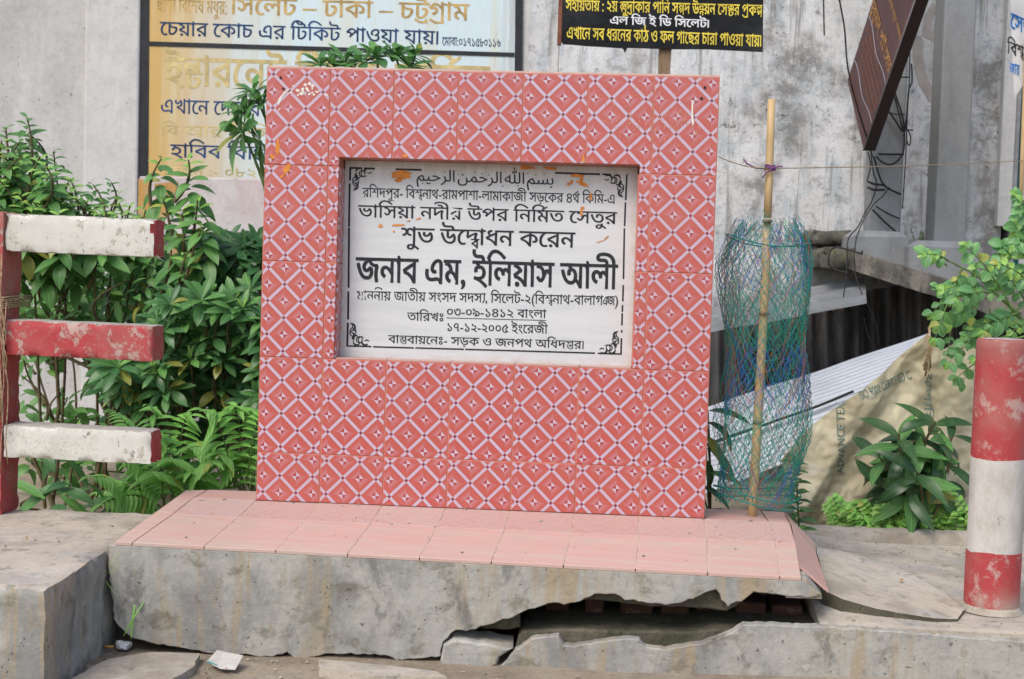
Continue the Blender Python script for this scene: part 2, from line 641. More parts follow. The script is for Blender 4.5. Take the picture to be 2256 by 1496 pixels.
m, bs = newmat('pink_tile')
v = coords()
k = nz(v, 7, 5, 0.6, (0.5, 5, 5)).ramp(0.3, 0.7)
c = mixc(k, (0.56, 0.335, 0.285, 1), (0.53, 0.40, 0.335, 1))
k2 = nz(v, 11, 5, 0.6, (0.35, 4, 4), (4, 2, 0)).ramp(0.52, 0.75)
c = mixc(k2 * 0.9, c, (0.55, 0.45, 0.36, 1))
c = mixc(nz(v, 5, 7, .7, off=(1, 9, 2)).ramp(.5, .72) * .5, c, (0.42, 0.36, 0.29, 1))
c = mixc(nz(v, 90, 3).ramp(0.68, 0.74) * 0.5, c, (0.25, 0.18, 0.13, 1))
setc(bs, c)
bs.inputs['Roughness'].default_value = 0.45
M_PINK = m

m, bs = newmat('marble')
v = coords()
k = nz(v, 6, 6, 0.6, (0.5, 1, 4)).ramp(0.35, 0.7)
c = mixc(k, (0.60, 0.615, 0.615, 1), (0.52, 0.54, 0.545, 1))
x, y, z = sep(v)
top = (z - 0.95).ramp(0.0, 0.16) * nz(v, 14, 5, 0.6, (3, 1, 0.5)).ramp(0.3, 0.65)
c = mixc(top * 0.55, c, (0.36, 0.345, 0.29, 1))
edge = (x - 0.234).mn(1.166 - x).mn(z - 0.453)
c = mixc((1.0 - edge.ramp(0.0, 0.03)) * nz(v, 25, 4).ramp(0.3, 0.7) * 0.5, c, (0.45, 0.37, 0.27, 1))
c = mixc(nz(v, 3, 3, 0.5, (3, 1, 0.3), (7, 1, 2)).ramp(0.5, 0.75) * 0.2, c, (0.66, 0.66, 0.64, 1))
setc(bs, c); bs.inputs['Roughness'].default_value = 0.38
M_MARBLE = m
M_INK = plain('black_ink', (0.018, 0.021, 0.024, 1), 0.5, 0.3, 0.4, 60)
M_INK2 = plain('faded_ink', (0.10, 0.11, 0.11, 1), 0.6, 0.3, 0.5, 80)
M_ORANGE = plain('orange_paint', (0.60, 0.21, 0.025, 1), 0.5, 0.4, 0.25, 40)
M_LIME = plain('lime_splash', (0.72, 0.68, 0.60, 1), 0.7, 0.3, 0.1, 60)

# ------------------------------------------------------------------ the tiled stele (local frame, leaning back 1.5 degrees)
MW, MT = 1.4, 0.17
ROWS = [(1.053, 1.353), (0.753, 1.053), (0.453, 0.753), (0.153, 0.453), (0.0, 0.153)]
MH = 1.353
RX0, RX1, RZ0, RZ1, RD = 0.234, 1.166, 0.453, 1.081, 0.083
mon = thing('tiled_monument', 'upright red patterned tile monument framing a white inscribed marble plaque', 'monument', (0, 0, 0), rot=(-radians(1.5), 0, 0))
OFF[mon] = Vector()
TT = 0.008
cb = MB()
CF = .0016
cb.box((0, CF, 0), (RX0, MT, MH)).box((RX1, CF, 0), (MW, MT, MH))
cb.box((RX0, CF, 0), (RX1, MT, RZ0 - 0.0005)).box((RX0, CF, RZ1), (RX1, MT, MH)).box((RX0, RD + 0.012, RZ0), (RX1, MT, RZ1))
cb.build('core', M_GROUT, mon, True, fix=False)

G = 0.0011
_tm = {}
def wall_tile(poly, ox, oz):
    """tile with origin at its own top left corner, so that every tile carries the same print"""
    key = tuple((round(x - ox, 4), round(z - oz, 4)) for x, z in poly)
    if key not in _tm:
        mb = MB(); mb.prism([(x, z) for x, z in key], TT, lambda x, z, d: (x, d, z), 0.0012)
        o = mb.build('tile', M_TILE); _tm[key] = o.data
        o.parent = mon
    else:
        o = bpy.data.objects.new('tile', _tm[key]); COL.objects.link(o); o.parent = mon
    o.location = (ox, 0, oz)
    OFF[o] = Vector()
    return o

rnd = random.Random(4)
for r, (z0, z1) in enumerate(ROWS):
    for cidx in range(7):
        x0, x1 = cidx * 0.2, cidx * 0.2 + 0.2
        zt = z1
        a, b, lo, hi = x0 + G, x1 - G, z0 + G, z1 - G
        if r == 0:
            if x1 <= RX0 or x0 >= RX1: poly = [(a, lo), (b, lo), (b, hi), (a, hi)]
            elif x0 < RX0: poly = [(a, lo), (RX0, lo), (RX0, RZ1), (b, RZ1), (b, hi), (a, hi)]
            elif x1 > RX1: poly = [(a, RZ1), (RX1, RZ1), (RX1, lo), (b, lo), (b, hi), (a, hi)]
            else: poly = [(a, RZ1), (b, RZ1), (b, hi), (a, hi)]
        elif r in (1, 2):
            if 2 <= cidx <= 4: continue
            if x0 < RX0 < x1: b = RX0
            if x0 < RX1 < x1: a = RX1
            poly = [(a, lo), (b, lo), (b, hi), (a, hi)]
        else:
            poly = [(a, lo), (b, lo), (b, hi), (a, hi)]
        t = wall_tile(poly, x0, zt)
        t.location.y = rnd.uniform(-0.0006, 0.0005); t.rotation_euler = (rnd.uniform(-.002, .002), rnd.uniform(-.0018, .0018), rnd.uniform(-.002, .002))
# reveal tiles: the jambs, the sill and the head of the recess
def reveal(name, pts, rot, loc):
    mb = MB(); mb.prism(pts, 0.004, lambda x, z, d: (x, d, z), 0.0008)
    o = mb.build(name, M_TILE); o.parent = mon; o.rotation_euler = rot; o.location = loc; OFF[o] = Vector()
    return o
for z0, z1 in ((0.753, 1.053), (0.453, 0.753)):
    pl = [(0.06, z0 - z1 + G), (0.06 + RD - TT - .002, z0 - z1 + G), (0.06 + RD - TT - .002, -G), (0.06, -G)]
    reveal('jamb_tile', pl, (0, 0, radians(90)), (RX0 + 0.004 - 0.0, TT - 0.06 + .001, z1))          # left jamb, faces +X
    reveal('jamb_tile', [(-x, z) for x, z in pl][::-1], (0, 0, radians(-90)), (RX1 - 0.004, TT - 0.06 + .001, z1))
for i in range(5):
    x0 = max(RX0 + .005, 0.2 + i * 0.2); x1 = min(RX1 - .005, 0.4 + i * 0.2)
    if x1 - x0 < 0.01: continue
    mb = MB(); mb.prism([(x0 + G, 0), (x1 - G, 0), (x1 - G, RD - TT - .001), (x0 + G, RD - TT - .001)], 0.004, lambda x, z, d: (x, TT + .0005 + z, RZ0 + 0.0042 - d), 0.0006)
    o = mb.build('sill_tile', M_FLOORTILE, mon, True)
# thin top edge of the tile facing
tb = MB(); tb.box((-0.001, 0.0016, MH + .0004), (MW + .001, MT, MH + 0.006)); tb.build('coping', plain('tile_edge', (0.60, 0.40, 0.34, 1), 0.6, 0.3, 0.15), mon, True)

# plaque
pb = MB(); pb.box((RX0 + .004, RD, RZ0 + .004), (RX1 - .004, RD + 0.012, RZ1 - .001))
plq = pb.build('plaque', M_MARBLE, mon, True, fix=False)
plq['label'] = 'white marble plaque with black Bengali inscription'
Rl = Matrix.Rotation(-radians(1.5), 3, 'X')
PN = Rl @ Vector((0, -1, 0)); PP = Rl @ Vector((0, RD, 0)); Ri = Rl.inverted()
def pq(u, v):
    """photograph position -> point of the plaque, local frame"""
    return Ri @ atp(u, v, PP, PN)
def fq2(u, v):
    """photograph position -> point of the tile face, local frame"""
    return Ri @ atp(u, v, Vector((0, 0, 0)), PN)

def pline(name, text, a, b, foot, mat=None, bold=(.012, .002), holes=None, shaped=None):
    return letters(name, text, pq(*a), pq(*b), pq(*foot), mat or M_INK, plq, bold, (0, -0.0009, 0), True, shaped=shaped, holes=holes)

def worn(seed, lim, zone=None):
    def f(x, y):
        if zone and not (zone[0] < x < zone[1]): return False
        return noise.noise(Vector((x * 26 + seed, y * 3.1, seed))) > lim
    return f

pline('inscription', 'রশিদপুর- বিশ্বনাথ-রামপাশা-লামাকাজী সড়কের ৪র্থ কিমি-এ', (799, 414), (1354, 429), (798.6, 434), holes=worn(3, .35, (.0, .17)))
pline('inscription', 'ভাসিয়া নদীর উপর নির্মিত সেতুর', (789, 452), (1360, 467.5), (788.5, 478), bold=(.014, .002), holes=worn(1, .22, (.22, .40)))
pline('inscription', 'শুভ উদ্বোধন করেন', (884, 502), (1268, 512.5), (883, 535), bold=(.018, .004))
pline('inscription', 'জনাব এম, ইলিয়াস আলী', (784, 567), (1362, 583.5), (783, 620), bold=(.030, .010))
pline('inscription', 'মাননীয় জাতীয় সংসদ সদস্য, সিলেট-২(বিশ্বনাথ-বালাগঞ্জ)', (786, 641), (1362, 653), (785.5, 660.5), holes=worn(5, .38, (.0, .2)))
pline('inscription', 'তারিখঃ', (897, 688.5), (977, 690.5), (896.6, 706))
pline('inscription', '০৩-০৯-১৪১২ বাংলা', (985, 678), (1204, 683.5), (984.7, 695.5))
pline('inscription', '১৭-১২-২০০৫ ইংরেজী', (986, 711.5), (1207, 717), (985.7, 729.5))
pline('inscription', 'বাস্তবায়নেঃ- সড়ক ও জনপথ অধিদপ্তর।', (855, 738.5), (1286, 751.5), (854.6, 755.5))

def shape_ar(s):
    x = 0.0; out = []
    for c in s:
        if c == ' ': x += 0.10; continue
        _load(c); cons, adv = _GL[c]
        out += [[(px + x, py) for px, py in q] for q in cons]; x += adv
    return out, x
_bsm = '\ufe91\ufeb4\ufee2 \ufdf2 \ufe8d\ufedf\ufeae\ufea3\ufee4\ufee6 \ufe8d\ufedf\ufeae\ufea3\ufef4\ufee2'
_ar = shape_ar(_bsm[::-1])
_W = _ar[1]
for fx, fy, ln in ((.04, -.22, .1), (.20, .78, .1), (.24, .92, .08), (.30, .60, .05), (.35, -.25, .1), (.42, .85, .1), (.47, .70, .08), (.52, .62, .06), (.58, .90, .1), (.62, -.25, .12), (.73, -.2, .1), (.80, .85, .12), (.86, .75, .08), (.92, .85, .1), (.97, -.25, .1)):
    _ar[0].append(stroke([(fx * _W, fy * .75), (fx * _W + ln, fy * .75 + .03)], .04))
pline('calligraphy', '', (918, 376), (1220, 385), (917.6, 398), bold=(.008, .002), shaped=_ar)

# ruled border with gaps, fraction bar
def prule(segs, w, name='border_line'):
    for (a, b) in segs:
        A = pq(*a); B = pq(*b); t = (B - A).normalized(); n = Vector((-t.z, 0, t.x)) * w / 2
        L = Vector((0, -0.0008, 0)); m = MB()
        m.add([A + n + L, A - n + L, B - n + L, B + n + L], [(0, 1, 2, 3)]); m.build(name, M_INK, plq, True, fix=False)
prule([((771, 370), (798, 370.5)), ((802, 371), (826, 371.5)), ((872, 373), (929, 374.5)), ((1223, 381), (1322, 384)), ((1327, 384), (1346, 385))], .006)
prule([((772, 368), (771, 398)), ((770.5, 404), (769, 500)), ((769, 502), (768, 634)), ((767.5, 642), (767, 704)), ((766.5, 711), (765, 763))], .0065)
prule([((1381, 384), (1378.5, 441)), ((1378, 446), (1376, 498)), ((1375.5, 503), (1373.5, 615)), ((1373, 628), (1372, 664)), ((1371.5, 672), (1371, 687)), ((1370.8, 690), (1370, 717)), ((1369.8, 727), (1369.5, 733)), ((1369, 745), (1368, 781))], .0052)
prule([((764, 762), (818, 763.5)), ((822, 764), (912, 766.5)), ((915, 766.5), (1022, 769.5)), ((1025, 769.6), (1311, 778)), ((1317, 778.5), (1370, 780))], .0048)
prule([((984, 700.3), (1203.5, 706))], .0022, 'fraction_bar')

def scroll(cx, cy, sx, sy):
    """a small floral corner: two linked rings, leaves and a comma-shaped bud, drawn by pen strokes"""
    polys = []
    def arc(x, y, r, a0, a1, w, n=14, ry=None):
        ry = ry or r
        pts = [(x + cos(a0 + (a1 - a0) * i / n) * r, y + sin(a0 + (a1 - a0) * i / n) * ry) for i in range(n + 1)]
        polys.append(stroke(pts, [w * (.45 + .55 * sin(pi * i / n)) for i in range(n + 1)]))
    arc(31, 15, 8, 0, 2 * pi - .05, 3.2); arc(14, 32, 8, 0, 2 * pi - .05, 3.2)
    arc(36, 15, 8, .6, 5.2, 3.0); arc(14, 38, 8, -.9, 3.8, 3.0)
    arc(24, 10, 9, 3.0, 5.8, 5.0); arc(9, 25, 9, -1.2, 1.6, 5.0)
    arc(20, 20, 7, .5, 4.4, 5.0)
    arc(46, 10, 9, 2.4, 5.6, 5.4); arc(10, 48, 9, -1.4, 1.8, 5.4)
    arc(50, 7, 7, .5, 2.6, 3.2); arc(6, 52, 7, -.8, 1.4, 3.2)
    out = []
    for pl in polys:
        q = [(cx + sx * x * .84, cy + sy * y * .84) for x, y in pl]
        out.append(q if _area(q) < 0 else q[::-1])
    V, Fc = fill(out)
    m = MB()
    m.add([pq(x, y) + Vector((0, -.0009, 0)) for x, y in V], [tuple(int(i) for i in f) for f in Fc])
    m.build('corner_scroll', M_INK, plq, True, fix=False)
scroll(772, 370, 1, 1); scroll(1379, 385, -1, 1); scroll(766, 761, 1, -1); scroll(1368, 779, -1, -1)

# stains: orange paint daubs on plaque and tiles, lime splashes, old screw holes
def daub(name, pts, mat, fn, parent, lift=-.0012, jag=.25, seed=0, sub=6):
    out = []
    n = len(pts); c = Vector((sum(p[0] for p in pts) / n, sum(p[1] for p in pts) / n))
    for i in range(n):
        a = Vector(pts[i]); b = Vector(pts[(i + 1) % n])
        for k in range(sub):
            p = a.lerp(b, k / sub)
            w = 1 + jag * noise.noise(Vector((p.x * .22 + seed, p.y * .22, seed * 1.3)))
            out.append(tuple(c + (p - c) * w))
    m = MB()
    m.add([fn(x, y) + Vector((0, lift, 0)) for x, y in out], tri(out))
    return m.build(name, mat, parent, True, fix=False)
def ell(cx, cy, rx, ry, rot=0, n=10):
    return [(cx + rx * cos(2 * pi * k / n) * cos(rot) - ry * sin(2 * pi * k / n) * sin(rot), cy + rx * cos(2 * pi * k / n) * sin(rot) + ry * sin(2 * pi * k / n) * cos(rot)) for k in range(n)]
for i, e in enumerate([(884, 385, 24, 11, 0), (878, 397, 10, 5, 0), (839, 498, 4.5, 4, 0), (877, 496, 17, 2.2, -.04), (868, 510, 3, 2, .5), (1157, 369, 13, 5, .1), (1170, 369, 9, 2.5, .25), (1214, 371, 15, 3.5, .08),
                       (1272, 387, 17, 3.5, .02), (1281, 395, 4, 11, .1), (1283, 405, 14, 5, .45), (1252, 406, 3, 5, -.3), (1259, 402, 3, 6, .4), (1301, 435, 3, 9, .15), (1281, 467, 3, 11, .05), (1284, 458, 5, 3, 0), (1336, 524, 8, 1.6, -.8), (1322, 532, 8, 1, -.3), (922, 482, 6, 1.6, -.3), (900, 487, 5, 1.4, -.3)]):
    daub('paint_daub', ell(*e), M_ORANGE, pq, plq, -.0015 - i * 1e-5, .45, i * 2.1)
for i, e in enumerate([(612, 325, 5, 17, .08), (600, 345, 8, 4, .6), (632, 372, 6, 12, .55), (622, 388, 9, 2.5, -.7), (1285, 349, 3, 8, 0), (893, 343, 8, 3, -.1)]):
    daub('paint_smear', ell(*e), M_ORANGE, fq2, mon, -.0016, .5, i * 3.7)
rl = random.Random(8)
for i in range(26):
    u = rl.gauss(675, 20); vv = rl.choice([186, 199, 203, 206]) + rl.gauss(0, 3)
    daub('lime_splash', ell(u, vv, rl.uniform(1.5, 4.5), rl.uniform(1.5, 4)), M_LIME, fq2, mon, -.0016 - i * 1e-5, .7, i, 4)
daub('lime_splash', [(634, 196), (636, 198), (622, 213), (615, 231), (612, 231), (614, 218), (624, 205)], M_LIME, fq2, mon, -.0016, .15, 2)
daub('lime_splash', [(619, 239), (612, 246), (613, 243), (617, 238)], M_LIME, fq2, mon, -.0016, .1, 3)
daub('lime_splash', [(1524, 222), (1527, 222), (1527, 255), (1529, 272), (1525, 278), (1523, 255)], M_LIME, fq2, mon, -.0016, .1, 5)
M_HOLE = plain('dark_hole', (0.01, 0.012, 0.012, 1), 0.9)
for u, vv in ((618.5, 171.5), (624.5, 195.5), (1553, 193), (1545.5, 217)):
    P = fq2(u, vv); mb = MB()
    mb.tube([P + Vector((0, -.0022, 0)), P + Vector((0, .004, 0))], .0042, 10); mb.build('screw_plug', M_HOLE, mon, True)

# dried splash of dirty water over the top right tiles
sp = MB(); rs = random.Random(21)
for k in range(150):
    u = rs.gauss(1430, 62); v0 = rs.gauss(262, 38)
    if not (1300 < u < 1560 and 178 < v0 < 338): continue
    h = rs.uniform(2, 9); w_ = rs.uniform(.5, 1.3)
    q = [fq2(u - w_, v0) + Vector((0, -.0015, 0)), fq2(u - w_ * .6, v0 + h) + Vector((0, -.0015, 0)), fq2(u + w_ * .6, v0 + h) + Vector((0, -.0015, 0)), fq2(u + w_, v0) + Vector((0, -.0015, 0))]
    sp.add(q, [(0, 1, 2, 3)])
o = sp.build('dried_splash', plain('dried_mud', (0.55, 0.24, 0.15, 1), .6, .3, .2, 60), mon, True, fix=False); o['kind'] = 'stuff'
# ------------------------------------------------------------------ concrete
CONC = [((0.215, 0.215, 0.205, 1), 5, (1, 1, 0.6), 0.44, 0.62, 0.8), ((0.37, 0.29, 0.18, 1), 5.5, (2.2, 2.2, 0.16), 0.50, 0.62, 0.85), ((0.42, 0.41, 0.37, 1), 4, (1, 1, .6), 0.50, 0.62, 0.6),
        ((0.15, 0.135, 0.09, 1), 9, (1, 1, 1.4), 0.54, 0.66, 0.65), ((0.12, 0.12, 0.115, 1), 5, (1.4, 1.4, .9), 0.55, 0.66, 0.7), ((0.30, 0.25, 0.17, 1), 22, (1, 1, .5), 0.58, 0.66, 0.5)]
M_CONC = weathered('weathered_concrete', (0.41, 0.395, 0.35, 1), CONC, 0.9, 0.5, 48, 0.006, pits=.75)
M_CONC_DARK = weathered('mossy_shaded_concrete', (0.105, 0.095, 0.068, 1), [((0.05, 0.052, 0.03, 1), 8, None, 0.45, 0.62, 0.7), ((0.20, 0.175, 0.12, 1), 15, None, 0.5, 0.7, 0.6)], 0.95, 0.8, 70, 0.008)  # moss tone darkened further, so the shade of the gaps is in the colour
M_TOPC = weathered('worn_concrete_top', (0.45, 0.395, 0.32, 1), [((0.27, 0.235, 0.185, 1), 4, None, 0.46, 0.60, 0.7), ((0.54, 0.49, 0.42, 1), 3, None, 0.48, 0.62, 0.7), ((0.17, 0.155, 0.12, 1), 14, None, 0.58, 0.66, 0.6), ((0.34, 0.33, 0.31, 1), 7, None, .54, .62, .6), ((0.13, 0.12, 0.09, 1), 34, None, .60, .66, .5)], 0.92, 0.4, 80, 0.004, crack=(2.2, .004))
M_DIRT = weathered('dusty_ground', (0.33, 0.275, 0.205, 1), [((0.22, 0.175, 0.125, 1), 4, None, 0.42, 0.62, 0.8), ((0.42, 0.37, 0.29, 1), 7, None, 0.5, 0.7, 0.6), ((0.10, 0.085, 0.06, 1), 26, None, 0.60, 0.70, 0.6)], 0.97, 0.6, 60, 0.01)
M_BRICK = weathered('old_brick', (0.10, 0.047, 0.032, 1), [((0.06, 0.032, 0.025, 1), 12, None, 0.4, 0.7, 0.7), ((0.30, 0.22, 0.16, 1), 20, None, 0.55, 0.7, 0.6)], 0.95, 0.5, 90, 0.004)

# ------------------------------------------------------------------ ground
def ground_z(x, y):
    return -0.35 + 0.012 * noise.noise(Vector((x * 1.3, y * 1.3, 0))) + 0.006 * noise.noise(Vector((x * 6, y * 6, 3)))
gm = MB()
xs = [-60, -20, -8, -4] + [-2.5 + .05 * i for i in range(110)] + [3.2, 5, 10, 20, 60]
ys = [-60, -20, -8, -4, -2.5] + [-1.6 + .05 * i for i in range(34)] + [.3, .8, 1.6, 3, 8, 20, 60]
vsn = [(x, y, ground_z(x, y)) for y in ys for x in xs]; w = len(xs)
gm.add(vsn, [(j * w + i, j * w + i + 1, (j + 1) * w + i + 1, (j + 1) * w + i) for j in range(len(ys) - 1) for i in range(w - 1)], True)
tag(gm.build('ground', M_DIRT, fix=False), kind='structure')

# ------------------------------------------------------------------ plinth under the monument
PF0 = Vector((-0.27, -0.505, -0.040)); PF1 = Vector((1.638, -0.408, -0.079))     # its front arris, sunk to the right
def front(x):
    return PF0.lerp(PF1, (x - PF0.x) / (PF1.x - PF0.x))
FT = (PF1 - PF0).normalized(); FN = Vector((FT.y, -FT.x, 0)).normalized()
def fp(u, v):
    return atp(u, v, PF0, FN)
def fxz(u, v):
    p = fp(u, v); return (p.x, p.z)
def fback(x, z, d):
    p = front(x); return Vector((x - FN.x * d, p.y - FN.y * d, z))

def jag(pts, amp, step=.02, seed=0.0):
    out = []
    n = len(pts)
    for i in range(n - 1):
        a = Vector(pts[i]); b = Vector(pts[i + 1]); L = (b - a).length; k = max(1, int(L / step))
        t = (b - a) / max(L, 1e-6); q = Vector((-t.y, t.x))
        for j in range(k):
            p = a.lerp(b, j / k)
            if j: p += q * amp * (noise.noise(Vector((p.x * 45 + seed, p.y * 45, 1.1))) + .5 * noise.noise(Vector((p.x * 120, p.y * 120, seed))))
            out.append(tuple(p))
    out.append(tuple(pts[-1]))
    return out

pl = thing('monument_plinth', 'low plinth with pink tiled top and cracked grey concrete front under the monument', 'plinth', (0.68, -0.46, -0.35))
low = [(1810, 1309), (1783, 1317), (1735, 1314), (1700, 1309), (1661, 1304), (1642, 1320), (1604, 1338), (1590, 1323), (1578, 1299), (1559, 1304), (1527, 1320), (1489, 1330), (1435, 1330), (1377, 1323), (1355, 1309), (1310, 1309), (1279, 1325), (1243, 1333), (1221, 1328), (1186, 1338), (1145, 1352), (1100, 1368), (1038, 1388), (1003, 1389), (977, 1414), (971, 1446), (931, 1451), (874, 1456), (848, 1444), (802, 1441), (715, 1441), (672, 1453), (649, 1451), (632, 1437), (600, 1448), (551, 1443), (477, 1440), (400, 1428), (328, 1416), (286, 1402), (262, 1381), (250, 1363), (244, 1288), (238, 1244), (240, 1203)]
lo2 = jag([fxz(u, v) for u, v in low], .0065, .012)
def top_z(x): return front(x).z - .0095
poly = lo2[:-1] + [(-.285, top_z(-.285)), (1.640, top_z(1.640))]
poly = poly[::-1]
if sum(poly[i - 1][0] * poly[i][1] - poly[i][0] * poly[i - 1][1] for i in range(len(poly))) < 0: poly = poly[::-1]
sb = MB(); sb.prism(poly, 0.10, lambda x, z, d: fback(x, z, d), 0.0025)
sb.build('concrete_face', M_CONC, pl)
# bed under the tiles (carries the monument) and the dark fill behind the broken face
bb = MB()
for k in range(12):
    xa = -.285 + k * 1.925 / 12; xb = xa + 1.925 / 12
    fa, fb_ = front(xa), front(xb)
    za, zb = fa.z - .0098, fb_.z - .0098
    bb.hexa([(xa, fa.y + .101, za - .06), (xb, fb_.y + .101, zb - .06), (xb, .27, -.09), (xa, .19, -.09),
             (xa, fa.y + .101, za), (xb, fb_.y + .101, zb), (xb, .27, -.012), (xa, .19, -.012)])
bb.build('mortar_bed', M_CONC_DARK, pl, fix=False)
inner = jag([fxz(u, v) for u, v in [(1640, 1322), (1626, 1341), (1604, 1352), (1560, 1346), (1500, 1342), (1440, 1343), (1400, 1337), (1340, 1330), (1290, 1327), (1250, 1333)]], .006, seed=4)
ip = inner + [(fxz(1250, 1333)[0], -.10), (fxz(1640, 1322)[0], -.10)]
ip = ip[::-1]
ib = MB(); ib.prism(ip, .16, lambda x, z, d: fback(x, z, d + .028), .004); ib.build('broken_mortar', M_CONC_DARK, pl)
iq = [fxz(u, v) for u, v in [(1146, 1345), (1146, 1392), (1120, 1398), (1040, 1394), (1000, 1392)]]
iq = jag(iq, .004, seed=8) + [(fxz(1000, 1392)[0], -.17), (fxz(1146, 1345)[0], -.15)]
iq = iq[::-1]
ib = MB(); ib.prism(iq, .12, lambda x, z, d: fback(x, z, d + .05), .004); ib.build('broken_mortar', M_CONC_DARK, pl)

# tiles on top: a dusty patterned strip against the monument, plain pink tiles at the front
def top_pt(x, t):
    """t 0 at the wall, 1 at the front arris; x is the nominal column"""
    f = front(x - 0.021 * t); b = Vector((x, 0.0, 0.0))
    return b.lerp(f, t)
def floor_tile(name, x0, x1, t0, t1, mat, lift=0.0, skew0=0.0, skew1=0.0):
    g = 0.0014
    q = [top_pt(x0 + g + skew1, t1), top_pt(x1 - g + skew0 * 0, t1), top_pt(x1 - g, t0), top_pt(x0 + g, t0)]
    org = Vector(((x0), q[3].y, 0))
    up = Vector((0, 0, lift))
    lowv = [p + Vector((0, 0, -.0092)) for p in q]; topv = [p + up for p in q]
    c = sum((Vector(p) for p in topv), Vector()) / 4
    topi = [p + (c - p).normalized() * .0016 for p in topv]
    mid = [p + Vector((0, 0, -.0012)) for p in topv]
    m = MB()
    V = lowv + mid + topi
    F = [(3, 2, 1, 0), (8, 9, 10, 11)]
    for i in range(4):
        j = (i + 1) % 4
        F += [(i, j, 4 + j, 4 + i), (4 + i, 4 + j, 8 + j, 8 + i)]
    m.add([Vector(p) - org for p in V], F)
    o = m.build(name, mat); o.parent = pl; o.location = org - OFF[pl]; OFF[o] = OFF[pl]
    return o
rt = random.Random(2)
M_JOINT = plain('pale_mortar', (0.46, 0.35, 0.28, 1), .95, .1, .3, 40)
gm_ = MB()
gm_.grid(lambda a_, b_: top_pt(-.2 + 1.855 * a_, .003 + .992 * b_) + Vector((0, 0, -.0007)), 24, 4, False)
gm_.build('joint_mortar', M_JOINT, pl, fix=False)
for k in range(-2, 9):
    x0, x1 = .2 * k, .2 * k + .2
    if k == 8: x1 = 1.66
    if k == -2:
        continue
    floor_tile('floor_tile', x0, x1, .004, .40, M_FLOORTILE, rt.uniform(-.0004, .0006))
    floor_tile('floor_tile', x0, x1, .40, 1.0, M_PINK, rt.uniform(-.0004, .0006))
# cut tiles at the left end and the strip behind the wall line
def poly_tile(name, pts, mat, th=.009):
    m = MB(); n = len(pts)
    c = sum((Vector(p) for p in pts), Vector()) / n
    top = [Vector(p) for p in pts]
    ti = [p + (c - p).normalized() * .0015 for p in top]; mid = [p + Vector((0, 0, -.0012)) for p in top]; lo = [p + Vector((0, 0, -th)) for p in top]
    F = [tuple(range(n))[::-1], tuple(range(2 * n, 3 * n))]
    for i in range(n):
        j = (i + 1) % n
        F += [(i, j, n + j, n + i), (n + i, n + j, 2 * n + j, 2 * n + i)]
    m.add(lo + mid + ti, F)
    return m.build(name, mat, pl)
A = PF0; Bk = atz(410, 1080, 0.0)
poly_tile('floor_tile', [A, top_pt(-.202, 1), top_pt(-.202, .40), A.lerp(Bk, .58)], M_PINK)
poly_tile('floor_tile', [A.lerp(Bk, .585), top_pt(-.202, .396), Vector((-.202, .002, 0)), Vector((-.202, .15, 0)), Bk], M_FLOORTILE)
poly_tile('floor_tile', [Vector((-.198, .002, 0)), Vector((-.003, .002, 0)), Vector((-.003, .165, 0)), Vector((-.198, .155, 0))], M_FLOORTILE)
poly_tile('floor_tile', [Vector((1.405, .002, -.002)), Vector((1.598, .002, -.006)), Vector((1.598, .225, -.008)), Vector((1.405, .20, -.004))], M_FLOORTILE)
poly_tile('floor_tile', [Vector((1.602, .002, -.006)), Vector((1.66, .002, -.008)), Vector((1.675, .24, -.012)), Vector((1.602, .225, -.008))], M_FLOORTILE)
# sloping edge tiles at the right end
e0 = PF1 + Vector((.002, 0, 0)); e1 = Vector((1.664, .0, -.008)); e2 = Vector((1.678, .24, -.012))
o0 = Vector((1.725, -.345, -.125)); o1 = Vector((1.735, -.07, -.085)); o2 = Vector((1.76, .12, -.085))
poly_tile('edge_tile', [e0.lerp(e1, .22), e0.lerp(e1, .22).lerp(o0, 1.0), o1, e1 + Vector((.002, 0, 0))], M_FLOORTILE)
poly_tile('edge_tile', [e1 + Vector((.003, .004, 0)), o1 + Vector((0, .004, 0)), o2, e2], M_FLOORTILE)
eb = MB(); eb.hexa([(1.60, -.40, -.14), (1.70, -.395, -.14), (1.77, .12, -.14), (1.60, .2, -.14), (1.60, -.40, -.089), (1.655, -.398, -.092), (1.70, .1, -.03), (1.60, .2, -.025)])
eb.build('mortar_bed', M_CONC, pl, fix=False)

# ------------------------------------------------------------------ kerb below, broken away from the plinth
kb = thing('road_kerb', 'broken grey concrete kerb below the plinth, running on past the bollard', 'kerb', (1.7, -0.42, -0.45))
kt = [(1096, 1500), (1103, 1467), (1135, 1432), (1180, 1405), (1231, 1401), (1243, 1422), (1263, 1424), (1323, 1414), (1371, 1408), (1409, 1409), (1422, 1425), (1467, 1432), (1515, 1422), (1547, 1419), (1594, 1401), (1626, 1384), (1640, 1376), (1720, 1378), (1820, 1382), (1960, 1390), (2100, 1402), (2256, 1414)]
K0 = fp(1640, 1390) ; 
KN = Vector((0.03, -1, 0)).normalized(); KP = Vector((1.5, -.435, 0))
def kxz(u, v):
    p = atp(u, v, KP, KN); return (p.x, p.z)
def kback(x, z, d):
    return Vector((x, KP.y + (x - KP.x) * (-KN.x / KN.y) + d, z))
kpts = jag([kxz(u, v) for u, v in kt], .0045, .012, 5)
kpoly = [(kpts[0][0], -.46)] + [(3.2, -.46), (3.2, -.215)] + kpts[::-1]
km = MB(); km.prism(kpoly, .035, kback, .003)
km.build('plaster_face', M_CONC, kb)
